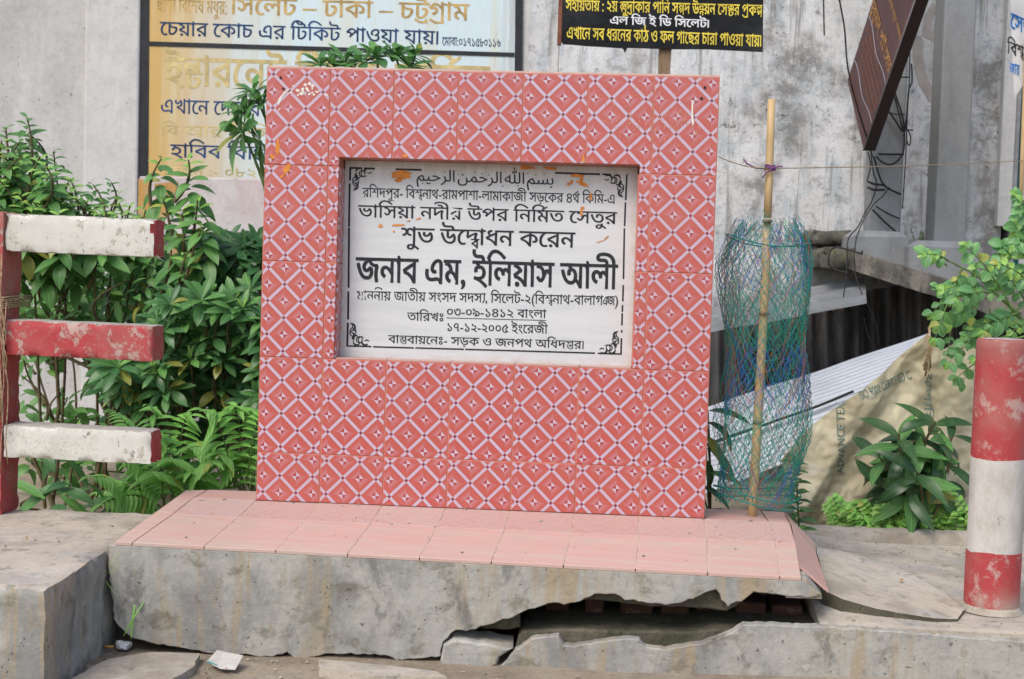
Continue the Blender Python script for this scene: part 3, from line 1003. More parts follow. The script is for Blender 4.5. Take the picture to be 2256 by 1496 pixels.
# rough ledge behind the facing
kl = [(1112, 1500), (1140, 1408), (1150, 1398), (1240, 1394), (1330, 1396), (1420, 1398), (1520, 1400), (1600, 1392), (1640, 1392), (1700, 1396), (1812, 1398), (1990, 1400)]
kl2 = jag([kxz(u, v) for u, v in kl], .004, .02, 9)
kpoly = [(kl2[0][0], -.455), (3.2, -.455), (3.2, -.222)] + kl2[::-1]
km = MB(); km.prism(kpoly, .30, lambda x, z, d: kback(x, z, d + .036), .006)
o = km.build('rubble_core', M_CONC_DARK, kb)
# bricks showing in the gap
rb = random.Random(3)
for i in range(7):
    x = .93 + i * .11 + rb.uniform(-.01, .01)
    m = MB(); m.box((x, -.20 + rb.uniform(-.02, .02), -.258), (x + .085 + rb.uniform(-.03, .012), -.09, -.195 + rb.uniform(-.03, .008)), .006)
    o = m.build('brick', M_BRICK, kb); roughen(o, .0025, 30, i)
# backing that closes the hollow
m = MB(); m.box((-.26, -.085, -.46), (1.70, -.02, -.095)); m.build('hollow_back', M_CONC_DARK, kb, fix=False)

# loose lump
lump = [(977, 1420), (999, 1407), (1090, 1420), (1130, 1427), (1101, 1446), (1095, 1463), (1049, 1480), (974, 1472), (970, 1454)]
lq = jag([fxz(u, v) for u, v in lump + lump[:1]], .003, .02, 3)[:-1]
if sum(lq[i - 1][0] * lq[i][1] - lq[i][0] * lq[i - 1][1] for i in range(len(lq))) < 0: lq = lq[::-1]
ch = thing('concrete_lump', 'loose broken lump of concrete lying in the gap between plinth and kerb', 'rubble', (0.72, -.44, -.352))
m = MB(); m.prism(lq, .11, lambda x, z, d: fback(x, z + d * .06, d - .012), .006); o = m.build('lump', M_CONC, ch); roughen(o, .0015, 40, 2)

# ------------------------------------------------------------------ pavement right of the plinth
pm = MB()
edge = []
N = 40
px = [1.70 + i * 1.5 / N for i in range(N + 1)]
def pav(x, y):
    t = min(1, max(0, (2.05 - x) / .35))
    lift = .075 * t * min(1, max(0, (y + .42) / .35))
    return -.218 + lift * .6 + .006 * noise.noise(Vector((x * 3, y * 3, 0))) + .012 * (y + .42) * .5
ny = 30
vsn = []
for j in range(ny + 1):
    for i in range(N + 1):
        x = px[i]; y = kback(x, 0, .034).y + (0.82 + .12 * (x - 1.7) - kback(x, 0, .034).y) * j / ny
        vsn.append((x, y, pav(x, y)))
w = N + 1
pm.add(vsn, [(j * w + i, j * w + i + 1, (j + 1) * w + i + 1, (j + 1) * w + i) for j in range(ny) for i in range(N)], True)
lower = [(x, y, -.42) for x, y, z in (vsn[:w] + vsn[-w:])]
pm.add(vsn[:w] + lower[:w], [(i, i + 1, w + i + 1, w + i) for i in range(N)])
pm.add(vsn[-w:] + lower[w:], [(i, i + 1, w + i + 1, w + i) for i in range(N)])
left = [vsn[j * w] for j in range(ny + 1)]
pm.add(left + [(x, y, -.42) for x, y, z in left], [(j, j + 1, ny + 2 + j, ny + 1 + j) for j in range(ny)])
tag(pm.build('pavement', M_TOPC), kind='structure')
# raised cracked slab next to the plinth
sp = [(1812, 1298), (1850, 1318), (1920, 1338), (1990, 1352), (2060, 1362), (2110, 1364), (2125, 1340), (2070, 1300), (1990, 1255), (1900, 1222), (1800, 1205)]
sl_ = thing('paving_slab', 'tilted cracked concrete slab between the plinth and the bollard', 'paving slab', (1.9, -.1, -.2))
m = MB()
top = []
for (u, v), z in zip(sp, [-.150, -.164, -.184, -.199, -.207, -.211, -.206, -.196, -.182, -.165, -.14]):
    top.append(atz(u, v, z))
n = len(top)
top2 = []
for i in range(n):
    a, b = top[i], top[(i + 1) % n]
    for k in range(6):
        p = a.lerp(b, k / 6)
        j_ = .006 * noise.noise(p * 40)
        top2.append(p + Vector((j_, -abs(j_), 0)))
n = len(top2)
c = sum(top2, Vector()) / n
V = [c] + top2 + [p + Vector((0, 0, -.09)) for p in top2]
F = [(0, 1 + i, 1 + (i + 1) % n) for i in range(n)] + [(1 + i, 1 + n + i, 1 + n + (i + 1) % n, 1 + (i + 1) % n) for i in range(n)]
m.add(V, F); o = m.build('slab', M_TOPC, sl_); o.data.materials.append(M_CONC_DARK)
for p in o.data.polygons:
    if abs(p.normal.z) < .6: p.material_index = 1  # dark sides paint in the shade of the crack under the slab edge
# low kerb strip along the back of the pavement
bk = thing('garden_kerb', 'low concrete edging strip along the back of the pavement', 'kerb', (2.3, .85, -.25))
rough_block('edging', (1.72, .80, -.40), (3.3, .90, -.165), .03, .012, .006, 7, M_TOPC, bk, 2)

# ------------------------------------------------------------------ left abutment and its broken foot
ab = thing('concrete_abutment', 'weathered concrete ledge carrying the red and white railing', 'ledge', (-1.2, -.4, -.45))
bm = bmesh.new()
o = rough_block('ledge', (-2.4, -.94, -.50), (-.300, .06, -.068), .022, .009, .006, 6, M_TOPC, ab, 4)
o.data.materials.append(M_CONC)
for p in o.data.polygons:
    if p.normal.z < .75: p.material_index = 1
for v_ in o.data.vertices:
    q = v_.co + OFF[o]
    if q.x > -.45:      # the end leans out and its foot is eaten away
        k = (-.07 - q.z)
        v_.co.x += .03 * (-(q.y) - .5) + .05 * k * noise.noise(Vector((q.y * 5, q.z * 5, 2))) + .012 * noise.noise(Vector((q.y * 17, q.z * 13, 4))) * min(1, k * 12)
# ------------------------------------------------------------------ painted concrete railing
def chipped(name, col, under=(0.40, 0.37, 0.31, 1), amt=.62, dirt=(0.09, 0.085, 0.06, 1), sc=14, dirt_amt=.8):
    m, bs = newmat(name)
    v = coords()
    c = mixc(nz(v, 5, 8, .7).ramp(.35, .7) * .5, col, tuple(min(1, x * 1.2 + .035) for x in col[:3]) + (1,))
    fine = nz(v, 75, 8, .72)
    c = mixc(nz(v, 3, 8, .7, (1, 1, .5), (5, 5, 2)).ramp(.48, .70) * .4, c, (0.30, 0.27, 0.21, 1))
    ch = nz(v, sc, 10, .76, off=(3, 1, 2), dist=.4).ramp(amt, amt + .03)
    c = mixc(ch * .9, c, under)
    c = mixc(fine.ramp(.50, .60) * nz(v, 7, 5, .6, off=(4, 4, 4)).ramp(.40, .62) * .55, c, under)
    sp = nz(v, 48, 6, .7, (1, 1, .7), (1, 5, 2)).ramp(.60, .66) * nz(v, 6, 4, .6, off=(8, 2, 4)).ramp(.36, .58)
    c = mixc(sp * dirt_amt, c, dirt)
    setc(bs, c); bs.inputs['Roughness'].default_value = .75
    bump(bs, fine - ch * .6 - sp * .8, .4, .004)
    return m
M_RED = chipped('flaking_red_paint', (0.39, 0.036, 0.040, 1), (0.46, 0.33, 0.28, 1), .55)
M_REDD = chipped('shaded_red_paint', (0.33, 0.038, 0.038, 1), (0.25, 0.17, 0.13, 1), .58)  # darker copy of the red: painted-in shade for faces turned to the right
M_WHITE = chipped('flaking_whitewash', (0.60, 0.585, 0.52, 1), (0.40, 0.37, 0.28, 1), .58, (0.08, 0.078, 0.055, 1), 16)
M_GREYCAP = weathered('grey_cap', (0.40, 0.37, 0.33, 1), [((0.24, 0.22, 0.18, 1), 14, None, .45, .65, .7)], .95, .5, 60, .004)
rl_ = thing('concrete_railing', 'red and white painted concrete railing with three beams, ending beside the monument', 'railing', (-.85, .05, -.07))
o = rough_block('post', (-1.02, -.055, -.075), (-.797, .085, .880), .018, .007, .0025, 9, M_RED, rl_, 3)
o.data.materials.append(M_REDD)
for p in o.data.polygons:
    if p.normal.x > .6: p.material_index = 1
for i, (z0, z1, mt) in enumerate(((.758, .876, M_WHITE), (.434, .546, M_RED), (.112, .216, M_WHITE))):
    o = rough_block('beam', (-.797, -.045, z0), (-.322, .060, z1), .015, .007, .0022, 10, mt, rl_, i * 3.3)
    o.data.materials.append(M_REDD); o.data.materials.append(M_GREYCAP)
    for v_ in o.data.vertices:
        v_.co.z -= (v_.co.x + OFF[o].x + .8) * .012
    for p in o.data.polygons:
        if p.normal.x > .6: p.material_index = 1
        elif p.normal.z > .75: p.material_index = 2
# twine wound round the post
M_TWINE = plain('jute_twine', (0.36, 0.26, 0.16, 1), .95, .1, .4, 90)
tw = thing('twine_strand', 'frayed jute twine wound round the railing post and hanging down', 'twine', (-.80, -.06, .55))
rr = random.Random(5)
for i in range(6):
    z = .58 + i * .006 + rr.uniform(-.004, .004)
    m = MB(); m.tube([(-1.03, -.064, z), (-.90, -.066, z - .004), (-.792, -.064, z), (-.788, .0, z + .003), (-.788, .13, z + .002)], .0028, 5); m.build('turn', M_TWINE, tw)
for i in range(9):
    x = -.80 + rr.uniform(-.012, .014); L = rr.uniform(.2, .55); z0 = rr.choice([.60, .60, .75])
    pts = [(x + .006 * sin(k * 1.3 + i) + k * .002, -.064 - .004 * rr.random(), z0 - L * k / 8) for k in range(9)]
    m = MB(); m.tube(pts, .0018, 4); m.build('loose_end', M_TWINE, tw)

# ------------------------------------------------------------------ bollard
m, bs = newmat('banded_bollard_paint')
v = coords(); x, y, z = sep(v)
wob = nz(v, 9, 4) * .03 - .015
zz = z + wob
red = mixc(nz(v, 6, 6).ramp(.4, .7) * .7, (0.38, 0.040, 0.042, 1), (0.38, 0.15, 0.125, 1))
red = mixc(nz(v, 11, 10, .8, off=(1, 2, 3), dist=.1).ramp(.52, .60) * .8, red, (0.46, 0.33, 0.29, 1))
wh = mixc(nz(v, 7, 9, .75, (1, 1, .5), (4, 2, 3)).ramp(.42, .66) * .85, (0.55, 0.525, 0.48, 1), (0.38, 0.35, 0.30, 1))
isred = zz.gt(.448).mx(1.0 - zz.gt(.175))
c = mixc(isred, wh, red)
c = mixc(z.ramp(.70, .80) * .55, c, (0.25, 0.10, 0.085, 1))
c = mixc(nz(v, 30, 7, .75, (1, 1, .5)).ramp(.60, .67) * .6, c, (0.10, 0.085, 0.07, 1))
c = mixc((1.0 - z.ramp(.0, .07)) * nz(v, 14, 5).ramp(.35, .6) * .8, c, (0.36, 0.31, 0.25, 1))
setc(bs, c); bs.inputs['Roughness'].default_value = .7
bump(bs, nz(v, 50, 6, .7), .4, .004)
M_BOLL = m
bo = thing('concrete_bollard', 'round concrete bollard with flaking red and white bands', 'bollard', (2.243, -.12, -.21))
mb = MB()
zs = [0, .005] + [.02 + .03 * i for i in range(26)] + [.79, .797, .800]
def bring(zv):
    r = .0785
    if zv >= .799: r -= .010
    elif zv > .79: r -= .004
    return r
vs_ = []; nn = 40
for zv in zs:
    for k in range(nn):
        a = 2 * pi * k / nn
        w_ = .0018 * noise.noise(Vector((cos(a) * 3, sin(a) * 3, zv * 6))) - (.004 * max(0, noise.noise(Vector((cos(a) * 2, sin(a) * 2, 7)))) if zv > .77 else 0)
        vs_.append((2.243 + cos(a) * (bring(zv) + w_), -.12 + sin(a) * (bring(zv) + w_), -.21 + zv - (.012 * max(0, noise.noise(Vector((cos(a) * 2.5, sin(a) * 2.5, 3)))) if zv > .79 else 0)))
mb.add(vs_, [(j * nn + k, j * nn + (k + 1) % nn, (j + 1) * nn + (k + 1) % nn, (j + 1) * nn + k) for j in range(len(zs) - 1) for k in range(nn)], True)
mb.build('shaft', M_BOLL, bo)
mb = MB()
mb.add([(2.243, -.12, .592)] + [(2.243 + cos(2 * pi * k / nn) * .070, -.12 + sin(2 * pi * k / nn) * .070, .5885 + .004 * noise.noise(Vector((k, 3, 1)))) for k in range(nn)], [(0, 1 + k, 1 + (k + 1) % nn) for k in range(nn)], True)
mb.build('top', weathered('chipped_cap', (0.42, 0.35, 0.33, 1), [((0.62, 0.60, 0.58, 1), 25, None, .5, .6, .9), ((0.25, 0.08, 0.07, 1), 16, None, .52, .6, .7)], .9, .6, 50, .006), bo)
mb = MB()
nr = 40; prof = [(.079, .008), (.082, .005), (.086, .000), (.092, -.010)]
V = [(2.243 + cos(2 * pi * k / nr) * r * (1 + .05 * noise.noise(Vector((k * .4, r * 30, 0)))), -.12 + sin(2 * pi * k / nr) * r, -.205 + zz_) for r, zz_ in prof for k in range(nr)]
mb.add(V, [(j * nr + k, j * nr + (k + 1) % nr, (j + 1) * nr + (k + 1) % nr, (j + 1) * nr + k) for j in range(3) for k in range(nr)], True)
mb.build('mortar_collar', M_TOPC, bo)

# ------------------------------------------------------------------ buildings behind
M_PLAST = weathered('grey_plaster', (0.50, 0.49, 0.47, 1), [((0.36, 0.345, 0.315, 1), 1.6, (1, 1, .35), .42, .68, .6), ((0.60, 0.60, 0.585, 1), 3.2, (2, 2, .4), .5, .7, .6), ((0.30, 0.28, 0.24, 1), 9, (2, 1, .25), .58, .74, .35)], .9, .25, 30, .008)
M_PLASTW = weathered('pale_plaster', (0.56, 0.555, 0.535, 1), [((0.46, 0.435, 0.38, 1), 2.2, (3, 3, .25), .48, .70, .6), ((0.66, 0.66, 0.65, 1), 4, (2, 2, .4), .5, .7, .5), ((0.40, 0.37, 0.30, 1), 11, (2, 2, .4), .60, .74, .3)], .9, .25, 30, .008)
M_PLASTP = weathered('pinkish_band', (0.55, 0.47, 0.455, 1), [((0.58, 0.56, 0.54, 1), 3, (1, 1, 1), .40, .60, .9), ((0.45, 0.33, 0.32, 1), 6, (2, 2, .5), .55, .75, .5)], .9, .25, 35, .006)
M_LOWER = weathered('grey_footing', (0.34, 0.33, 0.32, 1), [((0.20, 0.19, 0.18, 1), 3, None, .4, .65, .7), ((0.45, 0.44, 0.43, 1), 8, None, .5, .7, .5)], .95, .4, 40, .008)
m, bs = newmat('mouldy_limewash')
v = coords()
c = mixc(nz(v, 2.4, 8, .66).ramp(.38, .62), (0.72, 0.73, 0.73, 1), (0.56, 0.565, 0.56, 1))
c = mixc(nz(v, 3.1, 9, .68, off=(4, 2, 1)).ramp(.48, .58) * .8, c, (0.64, 0.63, 0.615, 1))
c = mixc(nz(v, 5.0, 9, .70, (1.6, 1, .7), (2, 7, 1)).ramp(.50, .60) * .7, c, (0.42, 0.475, 0.50, 1))
fine = nz(v, 26, 10, .75)
reg = nz(v, 1.5, 5, .6, off=(9.2, 1, 3.3)).ramp(.50, .60)
c = mixc(reg * nz(v, 6, 10, .78, (1, 1, .8), (1, 1, 9)).ramp(.42, .60) * .85, c, (0.17, 0.165, 0.15, 1))
c = mixc(nz(v, 13, 10, .82, off=(3, 3, 3)).ramp(.55, .62) * nz(v, 2.2, 4, .6, off=(3, 1, 8)).ramp(.45, .56) * .9, c, (0.05, 0.05, 0.046, 1))
c = mixc(nz(v, 4, 7, .65, (3, 1, .25), (8, 1, 2)).ramp(.54, .68) * .5, c, (0.33, 0.30, 0.255, 1))
c = mixc(nz(v, 3.5, 9, .7, (5, 1, .28), (6, 4, 2)).ramp(.55, .64) * .65, c, (0.20, 0.19, 0.17, 1))
c = mixc(nz(v, 9, 9, .75, (1, 1, 1), (6, 4, 12)).ramp(.56, .64) * .55, c, (0.26, 0.255, 0.24, 1))
c = mixc(fine.ramp(.52, .66) * .5, c, (0.20, 0.20, 0.19, 1))
c = mixc((1.0 - fine.ramp(.34, .46)) * .4, c, (0.64, 0.64, 0.63, 1))
c = mixc(cracks(v, 2.0, .008) * .6, c, (0.10, 0.10, 0.09, 1))
setc(bs, c); bs.inputs['Roughness'].default_value = .95
bump(bs, fine + nz(v, 70, 6, .7) * .5, .6, .012)
M_MOULD = m

YW = 3.2
def X_(u, Y=YW, v=300): return at(u, v, Y).x
def Z_(v, u=400, Y=YW): return at(u, v, Y).z
bl = thing('plaster_building', 'pale grey plastered building carrying the painted advertisement, behind the shrubs', 'building', (-1.5, YW, -.35))
xa, xb, xc, xd = X_(183), X_(308), X_(1150), X_(1226)
MB().box((-6, YW + .06, -.4), (xa, YW + 3, 3.6)).build('wall', M_PLAST, bl, fix=False)
MB().box((xa + .001, YW, -.4), (xb - .01, YW + 3, 3.6), .012).build('pilaster', M_PLASTW, bl)
MB().box((xb - .009, YW + .03, Z_(388)), (xc + .02, YW + 3, 3.6)).build('wall', M_PLASTW, bl, fix=False)
MB().box((xb - .008, YW + .012, Z_(520)), (xc + .02, YW + 2.9, Z_(388) - .001), .01).build('wall_band', M_PLASTP, bl)
MB().box((xb - .007, YW + .06, -.4), (xc + .02, YW + 2.9, Z_(520) - .001)).build('footing', M_LOWER, bl, fix=False)
MB().box((xc + .021, YW + .02, -.4), (xd - .004, YW + 3, 3.6)).build('wall', M_MOULD, bl, fix=False)
M_OCHRE = weathered('ochre_paint', (0.50, 0.28, 0.09, 1), [((0.45, 0.38, 0.26, 1), 5, (2, 1, .6), .45, .65, .8)], .85, .2)
for pts, Y in (([(305, 395), (328, 396), (330, 470), (312, 520), (303, 520)], YW + .008), ([(372, 545), (425, 545), (420, 655), (385, 665)], YW + .056), ([(340, 405), (392, 400), (380, 455), (350, 500)], YW + .008)):
    q = [at(u, v, Y) for u, v in pts]; m = MB(); m.add(q, [tuple(range(len(q)))]); m.build('paint_patch', M_OCHRE, bl, fix=False)

br = thing('mouldy_building', 'whitewashed building with black mould stains behind the bamboo pole', 'building', (2, YW, -.35))
xr = X_(2213)
MB().box((xd, YW - .02, -.4), (xr, YW + 3, 3.6)).build('wall', M_MOULD, br, fix=False)
MB().box((X_(2196), YW - .085, Z_(500, 2200)), (X_(2226), YW - .021, 3.6), .006).build('wall_corner', M_PLASTW, br)
MB().box((X_(2227), YW - .06, -.4), (X_(2238), YW + .4, 3.6)).build('door_jamb', plain('grey_jamb', (0.28, 0.28, 0.29, 1), .8, .2, .15), br, fix=False)
MB().box((X_(2238) + .001, YW - .03, -.4), (X_(2252), YW + .3, 3.6)).build('door', plain('teal_door', (0.012, 0.085, 0.105, 1), .5, .4, .2), br, fix=False)
MB().box((X_(2252) + .001, YW - .05, -.4), (6, YW + 1, 3.6)).build('wall', M_PLASTW, br, fix=False)
# faint old brush strokes on the wall
M_FAINT = plain('faded_brown_paint', (0.42, 0.385, 0.355, 1), .95, .1, .12, 12)
def wstroke(pts, w, Y, parent, mat, name='faded_brush_stroke'):
    P = [at(u, v, Y) for u, v in pts]
    q = stroke([(p.x, p.z) for p in P], w)
    m = MB(); V, Fc = fill([q]); m.add([(x, Y, z) for x, z in V], [tuple(int(i) for i in f) for f in Fc]); m.build(name, mat, parent, fix=False)
wstroke([(2062, 10), (2045, 40), (2040, 75), (2052, 82), (2068, 60)], .045, YW - .023, br, M_FAINT)
wstroke([(2020, 80), (2022, 130), (2035, 180), (2058, 220)], .05, YW - .024, br, M_FAINT)
wstroke([(2340, -20), (2345, 30)], .03, YW - .056, br, M_FAINT)

# ------------------------------------------------------------------ painted advertisement on the left building
m, bs = newmat('fading_yellow_paint')
v = coords(); x, y, z = sep(v)
t = (x + nz(v, 2.2, 5, .6, (3, 1, .35)) * .55 - .27)
k = t.ramp(.03, X_(640) - X_(325))
c = mixc(k, (0.56, 0.36, 0.115, 1), (0.58, 0.70, 0.73, 1))
c = mixc(nz(v, 3, 8, .65, (4, 1, .2)).ramp(.45, .65) * .45, c, (0.62, 0.58, 0.40, 1))
c = mixc(nz(v, 40, 8, .7, (2, 1, .4)).ramp(.5, .7) * .18, c, (0.40, 0.36, 0.26, 1))
c = mixc((x - (X_(1075) - X_(325))).ramp(0, .12) * nz(v, 4, 6, .6, (9, 1, .6)).ramp(.40, .60) * .75, c, (0.40, 0.43, 0.44, 1))
c = mixc(nz(v, 9, 7, .7, (5, 1, .3)).ramp(.60, .70) * .3, c, (0.30, 0.30, 0.26, 1))
setc(bs, c); bs.inputs['Roughness'].default_value = .6
M_AD = m
M_FRAME = plain('black_frame_paint', (0.012, 0.014, 0.018, 1), .55, .4, .4, 20)
M_GOLD = plain('faded_gold_letters', (0.46, 0.31, 0.11, 1), .7, .3, .35, 14)
M_GOLD2 = plain('pale_gold_letters', (0.55, 0.44, 0.20, 1), .7, .3, .25, 14)
M_NAVY = plain('navy_letters', (0.012, 0.045, 0.13, 1), .6, .3, .5, 6)
ad = thing('painted_advertisement', 'yellow to pale blue painted advertisement with black frame and hand lettering', 'advertisement', (X_(325), YW, Z_(388)))
YA = YW + .018
q = [at(326, 387, YA), at(1136, 409, YA), at(1136, -60, YA), at(330, -60, YA)]
m = MB(); m.add(q + [p + Vector((0, .011, 0)) for p in q], [(0, 1, 2, 3), (0, 4, 5, 1), (1, 5, 6, 2), (2, 6, 7, 3), (3, 7, 4, 0)]); m.build('panel', M_AD, ad)
def bar(pts, name='frame'):
    q = [at(u, v, YA - .004) for u, v in pts]; b = [p + Vector((0, .012, 0)) for p in q]
    m = MB(); m.add(q + b, [(0, 1, 2, 3), (0, 4, 5, 1), (1, 5, 6, 2), (2, 6, 7, 3), (3, 7, 4, 0)]); return m.build(name, M_FRAME, ad)
bar([(304, 392), (326, 392), (329, -60), (307, -60)])
bar([(1131, 400), (1149, 400), (1152, -60), (1136, -60)])
bar([(327, 101), (1133, 125), (1133, 116), (327, 91)], 'dividing_bar')
def wl(name, text, a, b, foot, mat, bold, Y=None, parent=None, lift=-.0012):
    Y = Y if Y is not None else YA
    return letters(name, text, at(*a, Y), at(*b, Y), at(*foot, Y), mat, parent or ad, bold, (0, lift, 0))
wl('lettering', 'সিলেট – ঢাকা – চট্রগ্রাম', (506, -5), (1035, 9.5), (505.5, 31), M_GOLD, (.02, .004))
wl('lettering', 'ছাড়া বিশেষ মধুর:', (345, -4), (500, 4), (344, 24), M_GOLD, (.01, .0))
wl('lettering', 'চেয়ার কোচ এর টিকিট পাওয়া যায়।', (352, 48), (966, 69), (351.5, 77), M_NAVY, (.012, .004))
wl('lettering', 'মোবা:০১৭১৫৮০১১৬', (974, 82), (1103, 86), (973.7, 100), M_NAVY, (.012, .002))
wl('lettering', 'ইন্টারনেট টিকেট সার্ভিস', (361, 126), (1080, 147), (360, 187), M_GOLD2, (.022, .010))
wl('lettering', 'এখানে দেশের', (355, 219), (575, 226), (354.5, 249), M_NAVY, (.01, .0))
wl('lettering', 'বি·আর·টি·সি', (352, 275), (600, 283), (351.5, 298), M_GOLD2, (.006, .0))
wl('lettering', 'হাবিব বিল্ডিং', (375, 318), (612, 325), (374.5, 346), M_NAVY, (.012, .004))
wl('lettering', 'ফোন :- ০৮২২৪', (365, 367), (612, 374), (364.6, 385), M_GOLD2, (.008, .0))

# ------------------------------------------------------------------ black nursery board on a wooden post
m, bs = newmat('black_sheet'); v = coords()
setc(bs, mixc(nz(v, 5, 5).ramp(.45, .7) * .8, (0.006, 0.007, 0.008, 1), (0.03, 0.033, 0.036, 1))); bs.inputs['Roughness'].default_value = .5; bs.inputs['Specular IOR Level'].default_value = .2
bump(bs, nz(v, 7, 4, .5), .6, .02); M_BLACK = m
M_YEL = plain('yellow_letters', (0.70, 0.56, 0.06, 1), .5, .4, .2, 20)
M_WHL = plain('white_letters', (0.70, 0.72, 0.72, 1), .5, .4, .1, 20)
M_WOOD = weathered('grey_brown_wood', (0.25, 0.17, 0.10, 1), [((0.12, 0.08, 0.05, 1), 14, (3, 3, .3), .45, .65, .8), ((0.34, 0.26, 0.18, 1), 10, (4, 4, .3), .5, .7, .6)], .85, .4, 60, .004)
M_RUST = weathered('rusty_edge', (0.16, 0.06, 0.04, 1), [((0.25, 0.10, 0.05, 1), 14, None, .4, .6, .7)], .8, .3)
YS = 1.30
nb = thing('notice_board', 'black sheet notice board with yellow and white lettering on a wooden post behind the monument', 'notice board', at(1465, 700, YS + .05))
nb.location.z = -.35; OFF[nb] = Vector(nb.location)
top_ = [(1240, -110), (1682, -100)]
bot = [(1681, 114), (1640, 112), (1560, 108), (1480, 108), (1420, 106), (1382, 105), (1377, 116), (1372, 106), (1330, 103), (1290, 101), (1262, 98), (1240, 97), (1235, 88)]
q = [at(u, v, YS) for u, v in top_ + bot]
pl2 = [(p.x, p.z) for p in q]
if sum(pl2[i - 1][0] * pl2[i][1] - pl2[i][0] * pl2[i - 1][1] for i in range(len(pl2))) < 0: pl2 = pl2[::-1]
m = MB(); m.prism(pl2, .012, lambda x, z, d: (x, YS + d, z)); m.build('sheet', M_BLACK, nb)
a = at(1234, 98, YS); b = at(1239, -110, YS)
MB().box((a.x - .012, YS - .002, a.z), (a.x + .004, YS + .03, b.z)).build('side_batten', M_RUST, nb)
a = at(1452, 120, YS); b = at(1479, 120, YS)
o = rough_block('post', (a.x, YS + .014, -.36), (b.x, YS + .06, 1.9), .05, .004, .003, 9, M_WOOD, nb, 1)
for args in (('lettering', 'সহায়তায় : ২য় ক্ষুদ্রাকার পানি সম্পদ উন্নয়ন সেক্টর প্রকল্প', (1246, 0), (1680, 11.5), (1245.7, 23), M_YEL, (.022, .008)),
             ('lettering', 'এল জি ই ডি সিলেট।', (1344, 36), (1562, 44), (1343.7, 53), M_WHL, (.028, .012)),
             ('lettering', 'এখানে সব ধরনের কাঠ ও ফল গাছের চারা পাওয়া যায়।', (1249, 60), (1677, 78), (1248.5, 85), M_YEL, (.022, .008))):
    wl(*args, Y=YS, parent=nb, lift=-.0015)

# ------------------------------------------------------------------ slab with two pole footings
M_SLAB = weathered('slab_concrete', (0.21, 0.19, 0.16, 1), [((0.07, 0.068, 0.062, 1), 5, (1.5, 1.5, .4), .42, .58, .9), ((0.36, 0.32, 0.26, 1), 10, None, .5, .68, .6), ((0.06, 0.065, 0.045, 1), 16, None, .58, .7, .6)], .95, .5, 45, .008)
M_POLE = weathered('pole_concrete', (0.25, 0.26, 0.26, 1), [((0.19, 0.195, 0.195, 1), 5, (2, 2, .4), .45, .68, .6), ((0.12, 0.12, 0.12, 1), 40, None, .66, .72, .7)], .9, .3, 60, .003)
M_MOSS = weathered('mossy_slab', (0.12, 0.115, 0.09, 1), [((0.17, 0.16, 0.07, 1), 7, None, .48, .66, .7), ((0.05, 0.05, 0.042, 1), 12, (1, 1, .5), .45, .65, .8)], .95, .6, 40, .01)
sb_ = thing('concrete_slab', 'sloping stained concrete slab jutting from the wall under the two poles', 'slab', at(1990, 620, 2.9))
TL, TR, BR, BL = at(1883, 553, 2.50), at(2330, 695, 2.30), at(2330, 640, 3.17), at(1800, 528, 3.17)
dn = Vector((0, 0, -.095))
m = MB()
def slabp(s, t, k):
    return TL.lerp(TR, s).lerp(BL.lerp(BR, s), t) + dn * k + Vector((0, 0, .006 * noise.noise(Vector((s * 14, t * 9, k)))))
m.grid(lambda s, t: slabp(s, t, 0), 30, 10, False); m.grid(lambda s, t: slabp(s, t, 1), 30, 10, False)
m.grid(lambda s, t: slabp(s, 0, t) + Vector((0, .008 * noise.noise(Vector((s * 20, t * 3, 5))), 0)), 30, 3, False)
m.grid(lambda s, t: slabp(0, s, t), 10, 3, False); m.grid(lambda s, t: slabp(1, s, t), 10, 3, False)
m.build('slab', M_SLAB, sb_)
p = at(1797, 545, 2.72); p2 = at(1880, 590, 2.72)
rough_block('worn_end', (p.x, 2.58, at(1840, 592, 2.6).z), (p2.x + .02, 3.16, at(1840, 545, 2.6).z), .03, .03, .012, 7, M_MOSS, sb_, 3)
rough_block('worn_end', (p.x - .01, 2.80, at(1840, 540, 2.8).z), (p2.x + .03, 3.17, at(1840, 507, 2.8).z), .03, .02, .010, 7, M_MOSS, sb_, 6)

def pole(name, label, ul, ur, vb, Y, ft, dep=.14):
    """square concrete pole rising from a chamfered footing; ul, ur: its front edges where it meets the footing"""
    a = at(ul, vb, Y); b = at(ur, vb, Y)
    t = thing(name, label, 'pole', ((a.x + b.x) / 2, Y + dep / 2, a.z), 'concrete poles on the slab')
    MB().box((a.x, Y, a.z - .02), (b.x, Y + dep, 3.3), .010).build('shaft', M_POLE, t)
    (u0, v0, u1, v1, Yf, df) = ft
    c0 = at(u0, v1, Yf); c1 = at(u1, v0, Yf)
    x0, x1, z0, z1 = c0.x, c1.x, c0.z, c1.z
    i = .05
    m = MB()
    m.hexa([(x0, Yf, z0 - .05), (x1, Yf, z0 - .05), (x1, Yf + df, z0 - .05), (x0, Yf + df, z0 - .05), (x0, Yf, z1 - .03), (x1, Yf, z1 - .03), (x1, Yf + df, z1 - .03), (x0, Yf + df, z1 - .03)])
    m.hexa([(x0, Yf, z1 - .03), (x1, Yf, z1 - .03), (x1, Yf + df, z1 - .03), (x0, Yf + df, z1 - .03), (x0 + i, Yf + i * .6, z1), (x1 - i, Yf + i * .6, z1), (x1 - i, Yf + df - i, z1), (x0 + i, Yf + df - i, z1)])
    o = m.build('footing', M_POLE, t, fix=False); roughen(o, .003, 9, ul)
    return t
pole('utility_pole', 'grey square concrete pole tangled with black wires behind the maroon sign', 1912, 1984, 516, 2.76, (1870, 510, 2003, 562, 2.60, .42))
pole('utility_pole', 'bare grey square concrete pole beside the wire-tangled one', 2057, 2127, 545, 2.66, (2001, 533, 2165, 594, 2.50, .42), .20)

